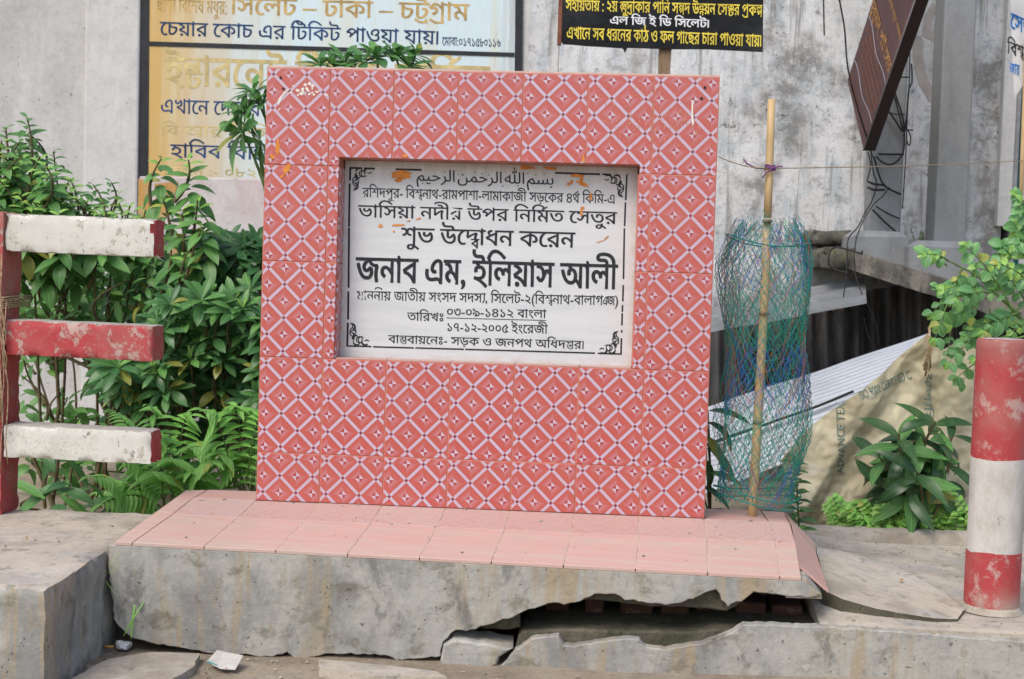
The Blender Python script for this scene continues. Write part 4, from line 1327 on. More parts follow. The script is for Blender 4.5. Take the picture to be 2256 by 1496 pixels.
# ------------------------------------------------------------------ maroon sign hanging askew
M_MAR = weathered('maroon_laminate', (0.075, 0.022, 0.022, 1), [((0.11, 0.035, 0.03, 1), 9, (1, 3, 3), .45, .6, .7), ((0.045, 0.016, 0.018, 1), 5, (1, 4, 1), .5, .65, .6)], .4, 0)
M_MAREDGE = plain('maroon_edge', (0.022, 0.010, 0.012, 1), .5)
M_BRASS = plain('brass_letters', (0.42, 0.20, 0.05, 1), .5, .5, .3, 30)
M_BRASS2 = plain('copper_letters', (0.28, 0.085, 0.028, 1), .6, .4, .3, 30)
Bc = at(1903, 332, 2.40); Lc = at(1867, 178, 2.72); Rc = at(1996, 57, 1.86)
ea = Lc - Bc; eb_ = Rc - Bc
eb_ = eb_ - ea * (eb_.dot(ea) / ea.dot(ea)) * .6
nrm = ea.cross(eb_).normalized()
if nrm.y < 0: nrm = -nrm
ms = thing('hanging_sign', 'maroon wood-grain signboard with gold lettering hanging askew from the pole', 'sign', Bc)
ext = 1.35
c4 = [Bc, Lc, Lc + eb_ * ext, Bc + eb_ * ext]
m = MB(); m.add(c4 + [p + nrm * .055 for p in c4], [(0, 1, 2, 3), (7, 6, 5, 4), (0, 4, 5, 1), (1, 5, 6, 2), (2, 6, 7, 3), (3, 7, 4, 0)])
o = m.build('board', M_MAR, ms); o.data.materials.append(M_MAREDGE)
for p in o.data.polygons:
    if abs(p.normal.dot(nrm)) < .8: p.material_index = 1
def bp(t, w): return Lc.lerp(Bc, t) + eb_ * w - nrm * .002
def bline(text, t0, t1, w0, w1, mat, bold):
    return letters('lettering', text, bp(t0, w1), bp(t1, w1), bp(t0, w0), mat, ms, bold, (0, 0, 0))
bline('হুকুমান, পার্ট সোর', .02, .97, .62, .70, M_BRASS, (.02, .01))
bline('বিশ্বনাথ নতুন বাজার', .30, .97, .88, .92, M_BRASS, (.01, .0))
for k, (t0, t1, w0) in enumerate(((.08, .80, .49), (.12, .92, .43), (.10, .95, .37), (.14, .96, .31), (.2, .9, .25))):
    bline('এখানে সকল প্রকার মালামাল পাওয়া যায়', t0, t1, w0, w0 + .028, M_BRASS2, (.01, .0))
bline('বিশ্বনাথ সিলেট', .08, .85, .06, .085, M_BRASS2, (.01, 0))
M_SIL = plain('silver_line', (0.22, 0.20, 0.22, 1), .4)
for w0, w1 in ((.56, .54), (.19, .21)):
    m = MB(); m.tube([bp(k / 10, w0 + (w1 - w0) * k / 10 + .02 * sin(k * .9)) for k in range(11)], .003, 4); m.build('trim_line', M_SIL, ms)
m = MB(); m.tube([Bc - nrm * .003, Bc + eb_ * ext - nrm * .003], .0035, 4); m.build('edge_trim', M_SIL, ms)

# black wires on the pole
M_WIRE = plain('black_wire', (0.012, 0.011, 0.011, 1), .6)
wr = random.Random(9)
def wire(pts, r=.0045, Y=2.70):
    P = [at(u, v, y if y else Y) for u, v, y in pts]
    out = []
    for i in range(len(P) - 1):
        a = P[max(i - 1, 0)]; b = P[i]; c = P[i + 1]; d = P[min(i + 2, len(P) - 1)]
        for k in range(6):
            t = k / 6
            out.append(.5 * ((2 * b) + (c - a) * t + (2 * a - 5 * b + 4 * c - d) * t * t + (3 * b - a - 3 * c + d) * t ** 3))
    out.append(P[-1])
    m = MB(); m.tube(out, r, 5)
    return m
wt = thing('wire_tangle', 'tangle of black wires tied round the pole behind the maroon sign', 'wires', at(1930, 560, 2.7))
for pts in ([(1845, -20, 2.3), (1860, 60, 2.3), (1868, 150, 2.3), (1890, 240, 2.33), (1915, 320, 2.4), (1922, 345, 2.7)],
            [(1814, -20, 2.9), (1815, 40, 2.9), (1816, 78, 2.9)],
            [(1918, 330, 2.7), (1924, 380, 2.7), (1931, 405, 2.7), (1922, 440, 2.7), (1905, 470, 2.68), (1890, 500, 2.6), (1868, 530, 2.55), (1866, 590, 2.5), (1858, 655, 2.45)],
            [(1925, 345, 2.7), (1938, 390, 2.7), (1952, 412, 2.7), (1984, 428, 2.74)], [(1960, 412, 2.71), (1945, 432, 2.7), (1925, 450, 2.7), (1900, 490, 2.6), (1884, 540, 2.52), (1884, 600, 2.48), (1900, 650, 2.42), (1925, 700, 2.4), (1938, 760, 2.4)],
            [(1930, 455, 2.71), (1955, 470, 2.73), (1982, 482, 2.74)], [(1922, 462, 2.72), (1950, 490, 2.73), (1985, 520, 2.74)],
            [(2003, -20, 2.72), (2004, 150, 2.72), (1999, 250, 2.72), (1995, 350, 2.72), (1988, 460, 2.72)],
            [(2008, 140, 2.72), (2009, 180, 2.72), (2002, 200, 2.72), (1996, 270, 2.72), (1991, 300, 2.72)],
            [(1958, 165, 2.72), (1975, 215, 2.72), (1990, 265, 2.72), (1992, 320, 2.72), (1985, 345, 2.72), (1965, 362, 2.72), (1945, 358, 2.72), (1930, 345, 2.72)],
            [(1950, 245, 2.73), (1970, 251, 2.72), (1993, 252, 2.72)], [(1950, 170, 2.73), (1975, 170, 2.72), (2002, 170, 2.72)], [(1935, 339, 2.74), (1960, 340, 2.74), (1992, 340, 2.74)],
            [(1960, 180, 2.73), (1978, 240, 2.72), (1990, 290, 2.72)], [(1950, 235, 2.73), (1970, 262, 2.72), (1988, 290, 2.72)],
            [(1996, 280, 2.72), (2006, 300, 2.71), (2004, 320, 2.71), (1998, 310, 2.72), (1998, 275, 2.72)], [(1990, 286, 2.72), (2012, 287, 2.71)],
            [(1912, 335, 2.7), (1918, 365, 2.7), (1910, 400, 2.7)],
            [(1900, 560, 2.46), (1842, 545, 2.55), (1826, 565, 2.5), (1832, 590, 2.5), (1870, 602, 2.46)],
            [(1902, 700, 2.42), (1915, 745, 2.42), (1940, 790, 2.42), (1950, 830, 2.4)]):
    wire(pts, wr.uniform(.0030, .0055)).build('wire', M_WIRE, wt)
for i in range(2):
    wire([(1908 + wr.uniform(0, 8), 400 + i * 12, 2.7), (1925, 405 + i * 13, 2.69), (1945 + wr.uniform(-5, 8), 408 + i * 10, 2.7)], .006).build('wire', M_WIRE, wt)

# ------------------------------------------------------------------ tin sheets
m, bs = newmat('weathered_zinc'); v = coords()
c = mixc(nz(v, 3, 6, .6).ramp(.35, .7), (0.40, 0.43, 0.46, 1), (0.33, 0.355, 0.38, 1))
c = mixc(nz(v, 8, 7, .7, (.4, 2, 2)).ramp(.55, .72) * .5, c, (0.20, 0.19, 0.17, 1))
setc(bs, c); bs.inputs['Metallic'].default_value = .25; bs.inputs['Roughness'].default_value = .5; M_ZINC = m
M_ZINCD = weathered('shaded_tin', (0.12, 0.12, 0.123, 1), [((0.17, 0.17, 0.17, 1), 5, (6, 6, .3), .5, .7, .7), ((0.02, 0.02, 0.02, 1), 3, (1, 1, .5), .4, .6, .7)], .7, .2)  # tin darkened in colour to carry the shade under awning and slab
M_ZINCG = weathered('dull_zinc', (0.19, 0.20, 0.205, 1), [((0.14, 0.14, 0.135, 1), 5, (1, 1, 1), .45, .65, .7), ((0.32, 0.33, 0.335, 1), 8, None, .5, .7, .6)], .6, .15)
def sheet(c00, c10, c11, c01, nw, amp, along_u=True, nu=24):
    """corrugated sheet between four corners; waves cross the v direction when along_u"""
    n = (c10 - c00).cross(c01 - c00).normalized()
    if n.y > 0: n = -n
    m = MB()
    k = nw * 8
    f = lambda s, t: c00.lerp(c10, s).lerp(c01.lerp(c11, s), t) + n * amp * cos(2 * pi * nw * (t if along_u else s)) + n * .01 * noise.noise(Vector((s * 3, t * 2, nw)))
    m.grid(f, nu if along_u else k, k if along_u else nu)
    return m
tr = thing('tin_roof', 'low sloping roof of pale corrugated tin behind the net', 'roof', at(1750, 1000, 1.7))
sheet(at(1540, 905, 1.95), at(2050, 735, 2.15), at(2050, 812, 1.75), at(1540, 985, 1.62), 10, .0050).build('tin_sheet', M_ZINC, tr, fix=False)
sheet(at(1540, 978, 1.66), at(2050, 806, 1.78), at(2050, 900, 1.36), at(1540, 1095, 1.28), 11, .0050).build('tin_sheet', M_ZINC, tr, fix=False)
wire([(1545, 985, 1.58), (1700, 930, 1.6), (1800, 895, 1.62), (1880, 862, 1.66)], .006).build('wire', M_WIRE, tr)
aw = thing('tin_awning', 'bent grey tin awning under the concrete slab', 'awning', at(1760, 680, 2.5))
sheet(at(1540, 742, 2.25), at(1910, 672, 2.25), at(1905, 612, 2.75), at(1540, 688, 2.8), 3, .008, True, 20).build('tin_sheet', M_ZINCG, aw, fix=False)
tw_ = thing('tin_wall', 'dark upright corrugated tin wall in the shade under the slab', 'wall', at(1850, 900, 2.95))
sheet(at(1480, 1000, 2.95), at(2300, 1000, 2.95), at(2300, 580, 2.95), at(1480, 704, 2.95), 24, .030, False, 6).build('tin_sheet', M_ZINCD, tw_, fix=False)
MB().box((at(1840, 690, 2.8).x, 2.8, at(1840, 685, 2.8).z), (at(1858, 690, 2.8).x, 2.9, at(1840, 668, 2.8).z)).build('rafter_end', M_WOOD, aw)

# ------------------------------------------------------------------ sacking screen
m, bs = newmat('woven_sack'); v = coords(); x, y, z = sep(v)
c = mixc(nz(v, 4, 6, .6).ramp(.35, .7), (0.66, 0.60, 0.43, 1), (0.54, 0.48, 0.31, 1))
c = mixc(nz(v, 6, 5, .6, off=(3, 3, 1)).ramp(.55, .70) * .6, c, (0.70, 0.66, 0.55, 1))
c = mixc(nz(v, 7, 6, .65, off=(8, 3, 4)).ramp(.62, .72) * .6, c, (0.30, 0.17, 0.08, 1))
setc(bs, c); bs.inputs['Roughness'].default_value = .8
wv = ((x * 900).fr() * .5 + (z * 900).fr() * .5); bump(bs, wv + nz(v, 25, 5) * 3.0, .3, .004); M_SACK = m
sk = thing('sacking_screen', 'stained woven cement sack tied up as a screen behind the bollard', 'sacking', at(1950, 1185, 1.15))
def sack_y(x, z):
    f = .018 * sin(x * 16 + z * 9) + .010 * sin(x * 31 - z * 14 + 1) + .02 * noise.noise(Vector((x * 6, z * 6, 1))) + .010 * noise.noise(Vector((x * 22, z * 17, 4))) + .005 * noise.noise(Vector((x * 50, z * 38, 9)))
    ridge = at(2040, 740, 1.1).x - (.55 - z) * .62        # the fold falling from the tied corner
    f += -.018 * math.exp(-((x - ridge) / .07) ** 2) + (.022 if x > ridge + .06 else 0.022 * max(0, min(1, (x - ridge) / .06)))
    return 1.14 + f
edge_t = [(1720, 1010), (1755, 966), (1800, 930), (1850, 893), (1900, 852), (1950, 815), (2000, 770), (2038, 736), (2050, 760), (2080, 770), (2110, 756), (2150, 745), (2230, 748)]
edge_b = [(1765, 1190), (1782, 1190), (1800, 1192), (1830, 1194), (1860, 1195), (1900, 1197), (1945, 1198), (1990, 1200), (2030, 1202), (2075, 1204), (2110, 1206), (2150, 1210), (2230, 1212)]
def lerp_edge(e, s):
    k = s * (len(e) - 1); i = min(int(k), len(e) - 2); t = k - i
    return (e[i][0] * (1 - t) + e[i + 1][0] * t, e[i][1] * (1 - t) + e[i + 1][1] * t)
def sackp(s, t):
    a = lerp_edge(edge_t, s); b = lerp_edge(edge_b, s)
    p = at(a[0] * (1 - t) + b[0] * t, a[1] * (1 - t) + b[1] * t, 1.14)
    return Vector((p.x, sack_y(p.x, p.z), p.z))
m = MB(); m.grid(sackp, 150, 90); m.build('cloth', M_SACK, sk, fix=False)
M_GRN = plain('green_print', (0.17, 0.25, 0.22, 1), .85, .2, .4, 40)
warp_s = lambda p: Vector((p.x, sack_y(p.x, p.z) - .0035, p.z))
def lat(s):
    x = 0; out = []
    for c in s:
        if c == ' ': x += .25; continue
        _load(c); cons, adv = _GL[c]; out += [[(px + x, py) for px, py in q] for q in cons]; x += adv
    return out, x
letters('print', '', at(1886, 862, 1.14), at(2008, 819, 1.14), at(1892, 878, 1.14), M_GRN, sk, (.012, .008), (0, 0, 0), shaped=lat('ISO 9002 CERTIFIED C'), warp=warp_s)
letters('print', '', at(1847, 1046, 1.14), at(1844, 885, 1.14), at(1862, 1046, 1.14), M_GRN, sk, (.012, .008), (0, 0, 0), shaped=lat('ADVANCE TEX'), warp=warp_s)
letters('print', 'ফলামি', at(2054, 822, 1.14), at(2058, 935, 1.14), at(2040, 822, 1.14), M_GRN, sk, (.01, .0), (0, 0, 0), warp=warp_s)
p = at(2046, 735, 1.05)
for i in range(7):
    m = MB(); m.tube([p + Vector((wr.uniform(-.012, .012), -.02, wr.uniform(-.01, .03))), p + Vector((wr.uniform(-.012, .012), -.03, -.05)), p + Vector((wr.uniform(-.02, .01), -.025, -.12 - wr.uniform(0, .05)))], .003, 4); m.build('tie', M_TWINE, sk)

# ------------------------------------------------------------------ bamboo pole, net guard, string
m, bs = newmat('dry_bamboo'); v = coords()
c = mixc(nz(v, 6, 5, .6, (4, 4, .4)).ramp(.35, .7), (0.56, 0.40, 0.20, 1), (0.48, 0.32, 0.145, 1))
c = mixc(nz(v, 18, 5, .7, (3, 3, .3)).ramp(.6, .72) * .5, c, (0.28, 0.18, 0.09, 1))
setc(bs, c); bs.inputs['Roughness'].default_value = .5; M_BAMBOO = m
M_BAMD = plain('bark', (0.26, 0.17, 0.10, 1), .85, .2, .4, 30)
bp0 = thing('bamboo_pole', 'pale upright bamboo stake standing on the tiled plinth inside the net', 'stake', (1.565, .12, -.02))
pts = [(1657, 1146), (1660, 1090), (1665, 1000), (1672, 880), (1680, 740), (1687, 600), (1690, 490)]
P = [at(u, v, .12 + .02 * i / 6) for i, (u, v) in enumerate(pts)]
mb = MB(); mb.tube(P, [.0150, .0148, .0146, .0144, .014, .0136, .0132], 12); mb.build('lower_culm', M_BAMBOO, bp0)
P2 = [at(u, v, .14) for u, v in ((1691, 480), (1694, 400), (1697, 310), (1700, 219))]
mb = MB(); mb.tube(P2, [.0125, .0125, .0120, .0118], 12); mb.build('upper_culm', M_BAMBOO, bp0)
for u, v in ((1690, 487), (1669, 930), (1683, 690)):
    c_ = at(u, v, .125); mb = MB(); mb.tube([c_ - Vector((0, 0, .005)), c_, c_ + Vector((0, 0, .005))], [.0145, .0162, .0145], 12); mb.build('node', M_BAMD, bp0)

NETC = at(1682, 800, .16)
def net_axis(z):
    return Vector((NETC.x - .035 * (NETC.z - z) * .6 + .012 * sin(z * 5), .16, z))
ZT, ZB = at(1690, 492, .16).z, at(1660, 1104, .16).z
def net_r(t):
    return .090 + .052 * min(1, (t * 7) ** .7) - .012 * t + .008 * sin(t * 11)
nt_ = thing('net_guard', 'tube of green and blue fishing net hung round the bamboo stake', 'net', (NETC.x, .16, ZB))
cols = {'green_mesh': (0.015, 0.30, 0.20, 1), 'blue_mesh': (0.03, 0.14, 0.50, 1), 'brown_mesh': (0.34, 0.12, 0.06, 1), 'teal_mesh': (0.03, 0.27, 0.28, 1)}
nr_ = random.Random(12)
nets = {k: MB() for k in cols}
NSEG = 60
for layer in range(3):
    nst = (38, 32, 22)[layer]
    for fam in (-1, 1):
        for i in range(nst):
            a0 = 2 * pi * (i + layer * .37) / nst
            turns = .62 * fam
            seg = []
            ctb = nr_.random()
            for k in range(NSEG + 1):
                t = k / NSEG
                a = a0 + 2 * pi * turns * t + (.07, .20, .30)[layer] * noise.noise(Vector((a0 * 3, t * 9, layer * 5 + fam)))
                r = net_r(t) * (1 + .20 * noise.noise(Vector((cos(a) * 1.6, sin(a) * 1.6, t * 3.5 + layer * 9))) - .05 * layer) + .012 * (layer - 1) * noise.noise(Vector((a * 2, t * 6, layer)))
                zt = ZT + (ZB - ZT) * t + (.07 * (1 - t) + .025 * t) * noise.noise(Vector((cos(a) * 2.2, sin(a) * 2.2, layer * 3.0))) + .006 * noise.noise(Vector((a * 5, t * 20, layer)))
                ax = net_axis(zt)
                zig = .0022 * (1 if k % 2 else -1)
                seg.append(Vector((ax.x + cos(a) * r + zig, ax.y + sin(a) * r * .75, zt)))
            runs = [0, 14, 26, 40, 52, NSEG]
            for q in range(5):
                t = (runs[q] + runs[q + 1]) / 2 / NSEG
                w = nr_.random() + .25 * noise.noise(Vector((t * 7, layer * 3.0, 1)))
                blue = .04 + .20 * math.exp(-((t - .14) / .07) ** 2) + .30 * math.exp(-((t - .58) / .08) ** 2) + .3 * (t > .95)
                key = 'blue_mesh' if w < blue else ('brown_mesh' if w < blue + .19 else ('teal_mesh' if w < blue + .34 else 'green_mesh'))
                nets[key].tube(seg[runs[q]:runs[q + 1] + 1], .00082, 3, False)
for k, mbx in nets.items():
    o = mbx.build(k, plain(k, cols[k], .5, .4, .2, 50), nt_, fix=False); o['kind'] = 'stuff'
M_GROPE = plain('green_rope', (0.01, 0.20, 0.17, 1), .6, .3, .3, 60)
for z_, rs in ((ZB + .03, 1.0), (ZB + .005, .98), (ZT - .06, .95)):
    pts = []
    for k in range(33):
        a = 2 * pi * k / 32
        ax = net_axis(z_)
        pts.append((ax.x + cos(a) * .138 * rs, ax.y + sin(a) * .105 * rs, z_ + .012 * sin(a * 2 + z_ * 9) - .01 * cos(a)))
    mb = MB(); mb.tube(pts, .0018, 4, False); mb.build('hem_rope', M_GROPE, nt_, fix=False)

st = thing('string_line', 'taut jute string tied to the bamboo stake and stretched past the poles', 'string', at(1697, 372, .12))
A = fq2(1578, 345); A = Vector((1.405, .05, at(1580, 345, .05).z)); Bp = at(1696, 371, .122); Cp = at(2253, 354, 2.21)
mb = MB(); mb.tube([A.lerp(Bp, k / 8) + Vector((0, 0, -.010 * sin(pi * k / 8))) for k in range(9)], .0017, 5); mb.build('span', M_TWINE, st)
mb = MB(); mb.tube([Bp.lerp(Cp, k / 16) + Vector((0, 0, -.006 * sin(pi * k / 16))) for k in range(17)], .0017, 5); mb.build('span', M_TWINE, st)
M_PUR = plain('purple_ribbon', (0.20, 0.08, 0.22, 1), .6, .3, .3, 40)
cc = at(1697, 370, .14)
pr = thing('ribbon_knot', 'purple ribbon knotted round the bamboo stake', 'ribbon', cc)
for dz in (-.005, .0, .006):
    mb = MB(); mb.tube([(cc.x + cos(2 * pi * k / 16) * .0155, cc.y + sin(2 * pi * k / 16) * .0155, cc.z + dz + .003 * sin(4 * pi * k / 16)) for k in range(17)], .0026, 5, False); mb.build('loop', M_PUR, pr, fix=False)
for q in ([(1692, 372), (1665, 370), (1645, 360), (1638, 350)], [(1700, 374), (1688, 380), (1680, 392)], [(1700, 371), (1712, 367), (1724, 366)]):
    mb = MB(); mb.tube([at(u, v, .12) for u, v in q], .0026, 5); mb.build('tail', M_PUR, pr)

# cloth banner at the far right
m, bs = newmat('banner_cloth'); v = coords()
setc(bs, mixc(nz(v, 4, 5).ramp(.4, .7), (0.62, 0.62, 0.61, 1), (0.50, 0.50, 0.49, 1))); bs.inputs['Roughness'].default_value = .85; M_BAN = m
bn = thing('cloth_banner', 'hand-lettered white cloth banner hanging beside the teal door', 'banner', at(2250, 200, 2.3))
def ban_y(x, z): return 2.30 + .02 * sin(x * 30 + z * 6) + .012 * noise.noise(Vector((x * 9, z * 9, 2)))
bt = [(2222, -40), (2260, -40), (2330, -40)]; bb2 = [(2232, 218), (2262, 170), (2330, 240)]
def banp(s, t):
    a = lerp_edge(bt, s); b = lerp_edge(bb2, s)
    p = at(a[0] * (1 - t) + b[0] * t, a[1] * (1 - t) + b[1] * t, 2.3); return Vector((p.x, ban_y(p.x, p.z), p.z))
mb = MB(); mb.grid(banp, 24, 40); mb.build('cloth', M_BAN, bn, fix=False)
M_BLU = plain('blue_paint', (0.015, 0.14, 0.42, 1), .6, .3, .3, 30)
wb = lambda p: Vector((p.x, ban_y(p.x, p.z) - .004, p.z))
for tx, a, b, f, mt in (('সেন্টার', (2224, 30), (2300, 52), (2222, 62), M_BLU), ('বিশ্বনাথ', (2216, 92), (2290, 116), (2216, 118), M_INK), ('জার', (2222, 140), (2243, 146), (2221, 162), M_BLU)):
    letters('lettering', tx, at(*a, 2.3), at(*b, 2.3), at(*f, 2.3), mt, bn, (.02, .01), (0, 0, 0), warp=wb)
bs_ = thing('bamboo_rod', 'thin bamboo rod holding up the cloth banner', 'rod', at(2250, 470, 2.2))
mb = MB(); mb.tube([at(2248, 470, 2.2), at(2253, 330, 2.22), at(2258, 190, 2.25), at(2262, 60, 2.26)], .010, 8); mb.build('culm', M_BAMBOO, bs_)
# ------------------------------------------------------------------ plants
def leaf_mat(name, c0, c1, tip=None, rough=.42, trans=.28):
    m, bs = newmat(name)
    nt = X.nt
    oi = nt.nodes.new('ShaderNodeObjectInfo'); r = X(oi.outputs['Random'])
    v = coords(); x, y, z = sep(v)
    c = mixc(r, c0, c1)
    c = mixc((r * 7.31).fr().gt(.955) * .7, c, (0.42, 0.36, 0.06, 1))
    c = mixc(nz(v, 14, 5, .6, off=(3, 3, 3)).ramp(.52, .7) * .25, c, (0.20, 0.21, 0.13, 1))
    c = mixc(nz(v, 30, 4, .6).ramp(.4, .75) * .3, c, tuple(q * .55 for q in c0[:3]) + (1,))
    rib = 1.0 - x.abs().ramp(.0006, .0022)
    c = mixc(rib * .45, c, tuple(min(1, q * 1.7 + .03) for q in c1[:3]) + (1,))
    setc(bs, c); bs.inputs['Roughness'].default_value = rough; bs.inputs['Specular IOR Level'].default_value = .4
    tr = nt.nodes.new('ShaderNodeBsdfTranslucent'); nt.links.new(c.k, tr.inputs[0])
    mx = nt.nodes.new('ShaderNodeMixShader'); mx.inputs[0].default_value = trans
    nt.links.new(bs.outputs[0], mx.inputs[1]); nt.links.new(tr.outputs[0], mx.inputs[2])
    nt.links.new(mx.outputs[0], nt.nodes['Material Output'].inputs[0])
    return m

def stuff_leaf_mat(name, c0, c1):
    m, bs = newmat(name); v = coords()
    setc(bs, mixc(nz(v, 9, 4, .6).ramp(.35, .65), c0, c1)); bs.inputs['Roughness'].default_value = .5
    return m

def leaf_verts(L, W, fold=.25, droop=.35, n=6, wide=.45, blunt=.0, pet=.0):
    V = []; F = []
    for i in range(n + 1):
        t = i / n
        w = W / 2 * (sin(pi * t ** (math.log(.5) / math.log(wide))) ** (.8 if not blunt else .55))
        if i == 0: w = W * .02
        if i == n: w = W * .02 + blunt * W * .2
        ang = droop * t * 1.6
        y = pet + L * (sin(ang) / (droop * 1.6) if droop > 1e-3 else t)
        z = -L * ((1 - cos(ang)) / (droop * 1.6)) if droop > 1e-3 else 0
        V += [(-w, y, z + fold * w), (0, y, z), (w, y, z + fold * w)]
    for i in range(n):
        b = 3 * i
        F += [(b, b + 1, b + 4, b + 3), (b + 1, b + 2, b + 5, b + 4)]
    return V, F

def leaf_mesh(name, mat, **k):
    m = MB(); m.add(*leaf_verts(**k), True)
    return m.mesh(name, mat)

def frame(d, up):
    d = Vector(d).normalized(); up = Vector(up)
    z = up - d * up.dot(d)
    z = z.normalized() if z.length > 1e-5 else d.orthogonal().normalized()
    x = d.cross(z)
    return Matrix((x, d, z)).transposed()

class Plant:
    def __init__(s, name, label, cat, base, meshes, stem_mat, group=None, cap=295, fill_mat=None):
        s.t = thing(name, label, cat, base, group)
        s.me = meshes; s.n = 0; s.cap = cap; s.stem = MB(); s.sm = stem_mat; s.rest = MB(); s.fm = fill_mat
        s.items = []
    def leaf(s, p, d, up, scale, k=None):
        s.items.append((Vector(p), frame(d, up), scale, k if k is not None else s.n % len(s.me))); s.n += 1
    def done(s, force=0):
        # the leaves nearest the camera are objects of their own, the others one mass
        order = sorted(range(len(s.items)), key=lambda i: (s.items[i][0] - CAM_P).length)
        for j, i in enumerate(order):
            p, R, sc, k = s.items[i]
            if j < s.cap:
                o = bpy.data.objects.new('leaf', s.me[k]); o.parent = s.t
                M4 = R.to_4x4() @ Matrix.Scale(sc, 4); M4.translation = p - OFF[s.t]
                o.matrix_local = M4; COL.objects.link(o)
            else:
                V = [p + R @ (v.co * sc) for v in s.me[k].vertices]
                s.rest.add(V, [tuple(q.vertices) for q in s.me[k].polygons], True)
        if s.stem.v: s.stem.build('stem', s.sm, s.t, fix=False)
        if s.rest.v:
            o = s.rest.build('inner_foliage', s.me[0].materials[0], s.t, fix=False); o['kind'] = 'stuff'
        return s.t

M_STEM = plain('green_brown_stem', (0.11, 0.09, 0.045, 1), .8, .2, .3, 30)
M_STEMG = plain('green_stem', (0.12, 0.20, 0.05, 1), .6, .3, .3, 30)
ML_MID = leaf_mat('mid_green_leaf', (0.081, 0.219, 0.056, 1), (0.144, 0.338, 0.081, 1))
ML_NEW = leaf_mat('young_green_leaf', (0.200, 0.425, 0.075, 1), (0.338, 0.562, 0.125, 1))
ML_DARK = leaf_mat('dark_green_leaf', (0.050, 0.156, 0.050, 1), (0.090, 0.231, 0.069, 1), rough=.36)
ML_FERN = leaf_mat('bright_frond_leaf', (0.175, 0.450, 0.075, 1), (0.312, 0.650, 0.138, 1))
ML_BLUE = leaf_mat('bluish_leaflet', (0.094, 0.263, 0.094, 1), (0.163, 0.388, 0.125, 1))
ML_MANGO = leaf_mat('glossy_dark_leaf', (0.029, 0.081, 0.029, 1), (0.060, 0.145, 0.042, 1), rough=.32)  # dark leaf, darkened further to paint in the shadow around the seedling
P_ = random.Random(77)
def U(a, b): return P_.uniform(a, b)

broad = [leaf_mesh('broad_leaf', ML_MID, L=.118, W=.050, fold=.25, droop=.45), leaf_mesh('broad_leaf', ML_MID, L=.108, W=.050, fold=.35, droop=.7), leaf_mesh('broad_leaf', ML_MID, L=.128, W=.048, fold=.2, droop=.2)]
young = [leaf_mesh('young_leaf', ML_NEW, L=.085, W=.030, fold=.35, droop=.3), leaf_mesh('young_leaf', ML_NEW, L=.10, W=.034, fold=.3, droop=.6)]
whorl = [leaf_mesh('whorl_leaf', ML_DARK, L=.118, W=.036, fold=.25, droop=.35, wide=.62), leaf_mesh('whorl_leaf', ML_DARK, L=.108, W=.036, fold=.3, droop=.6, wide=.62), leaf_mesh('whorl_leaf', ML_MID, L=.115, W=.034, fold=.3, droop=.25, wide=.62)]
bud = [leaf_mesh('bud_leaf', ML_NEW, L=.055, W=.012, fold=.4, droop=.15, wide=.6)]

def sprig(pl, p, ax, n, l0, l1, kinds, spread=1.0, drop=.3):
    """leaves in a spiral round a shoot tip, older ones lower and hanging"""
    ax = Vector(ax).normalized()
    a0 = U(0, 6.28)
    for i in range(n):
        a = a0 + i * 2.4
        f = i / max(1, n - 1)
        s = ax.orthogonal().normalized(); s = Matrix.Rotation(a, 3, ax) @ s
        d = ax * (.75 - f * (1.0 + drop)) + s * spread
        pl.leaf(p - ax * f * (.10 + .05 * n / 10), d, ax + s * .15 + Vector((0, -.35, 0)), l0 + (l1 - l0) * f, kinds(f))

def stem_to(pl, base, tip, bend=.08, r0=.008, r1=.003):
    base = Vector(base); tip = Vector(tip)
    if (tip - base).length > .45 and P_.random() < .90:      # most shoots leave another stem part of the way up
        base = tip + (base - tip).normalized() * U(.16, .30) + Vector((U(-.05, .05), U(0, .06), 0))
    mid = base.lerp(tip, .5) + Vector((U(-bend, bend), U(-bend, bend), 0))
    pts = [base.lerp(mid, t).lerp(mid.lerp(tip, t), t) for t in [k / 8 for k in range(9)]]
    pl.stem.tube(pts, [r0 + (r1 - r0) * k / 8 for k in range(9)], 5)
    return pts

# tall broad-leaved shrub behind the railing
S = Plant('leafy_shrub', 'tall broad-leaved shrub with pale young tips rising over the top rail', 'shrub', at(90, 1120, 1.3), broad + young, M_STEM)
tips = [(10, 285, 1.2), (40, 310, 1.1), (75, 300, 1.3), (85, 345, 1.0), (120, 330, 1.2), (25, 370, 1.0), (65, 395, 1.1), (110, 390, 1.25), (-15, 330, 1.1), (45, 430, .95), (125, 415, 1.05), (20, 450, 1.1), (95, 440, 1.2), (145, 440, 1.15), (-20, 420, 1.2), (70, 470, 1.0), (125, 470, .9), (0, 310, 1.0), (55, 345, 1.0), (100, 365, .95), (0, 400, .95), (150, 400, 1.1), (40, 500, 1.0), (100, 510, 1.0), (15, 520, 1.1), (140, 520, 1.1), (75, 440, .9), (-10, 470, 1.0), (60, 265, 1.25)]
for u, v, Y in tips:
    p = at(u + U(-6, 6), v + U(-6, 6), Y)
    stem_to(S, at(90 + U(-30, 40), 1120, 1.3), p, .12)
    sprig(S, p, (U(-.3, .3), U(-.45, 0), 1), 22, .5, 1.05, lambda f: (3 + int(U(0, 2))) if f < .28 else int(U(0, 3)))
S.done()
S = Plant('leafy_shrub', 'low spreading shrub with pale tips just above the top rail, beside the pilaster', 'shrub', at(200, 1120, 1.35), broad + young, M_STEM)
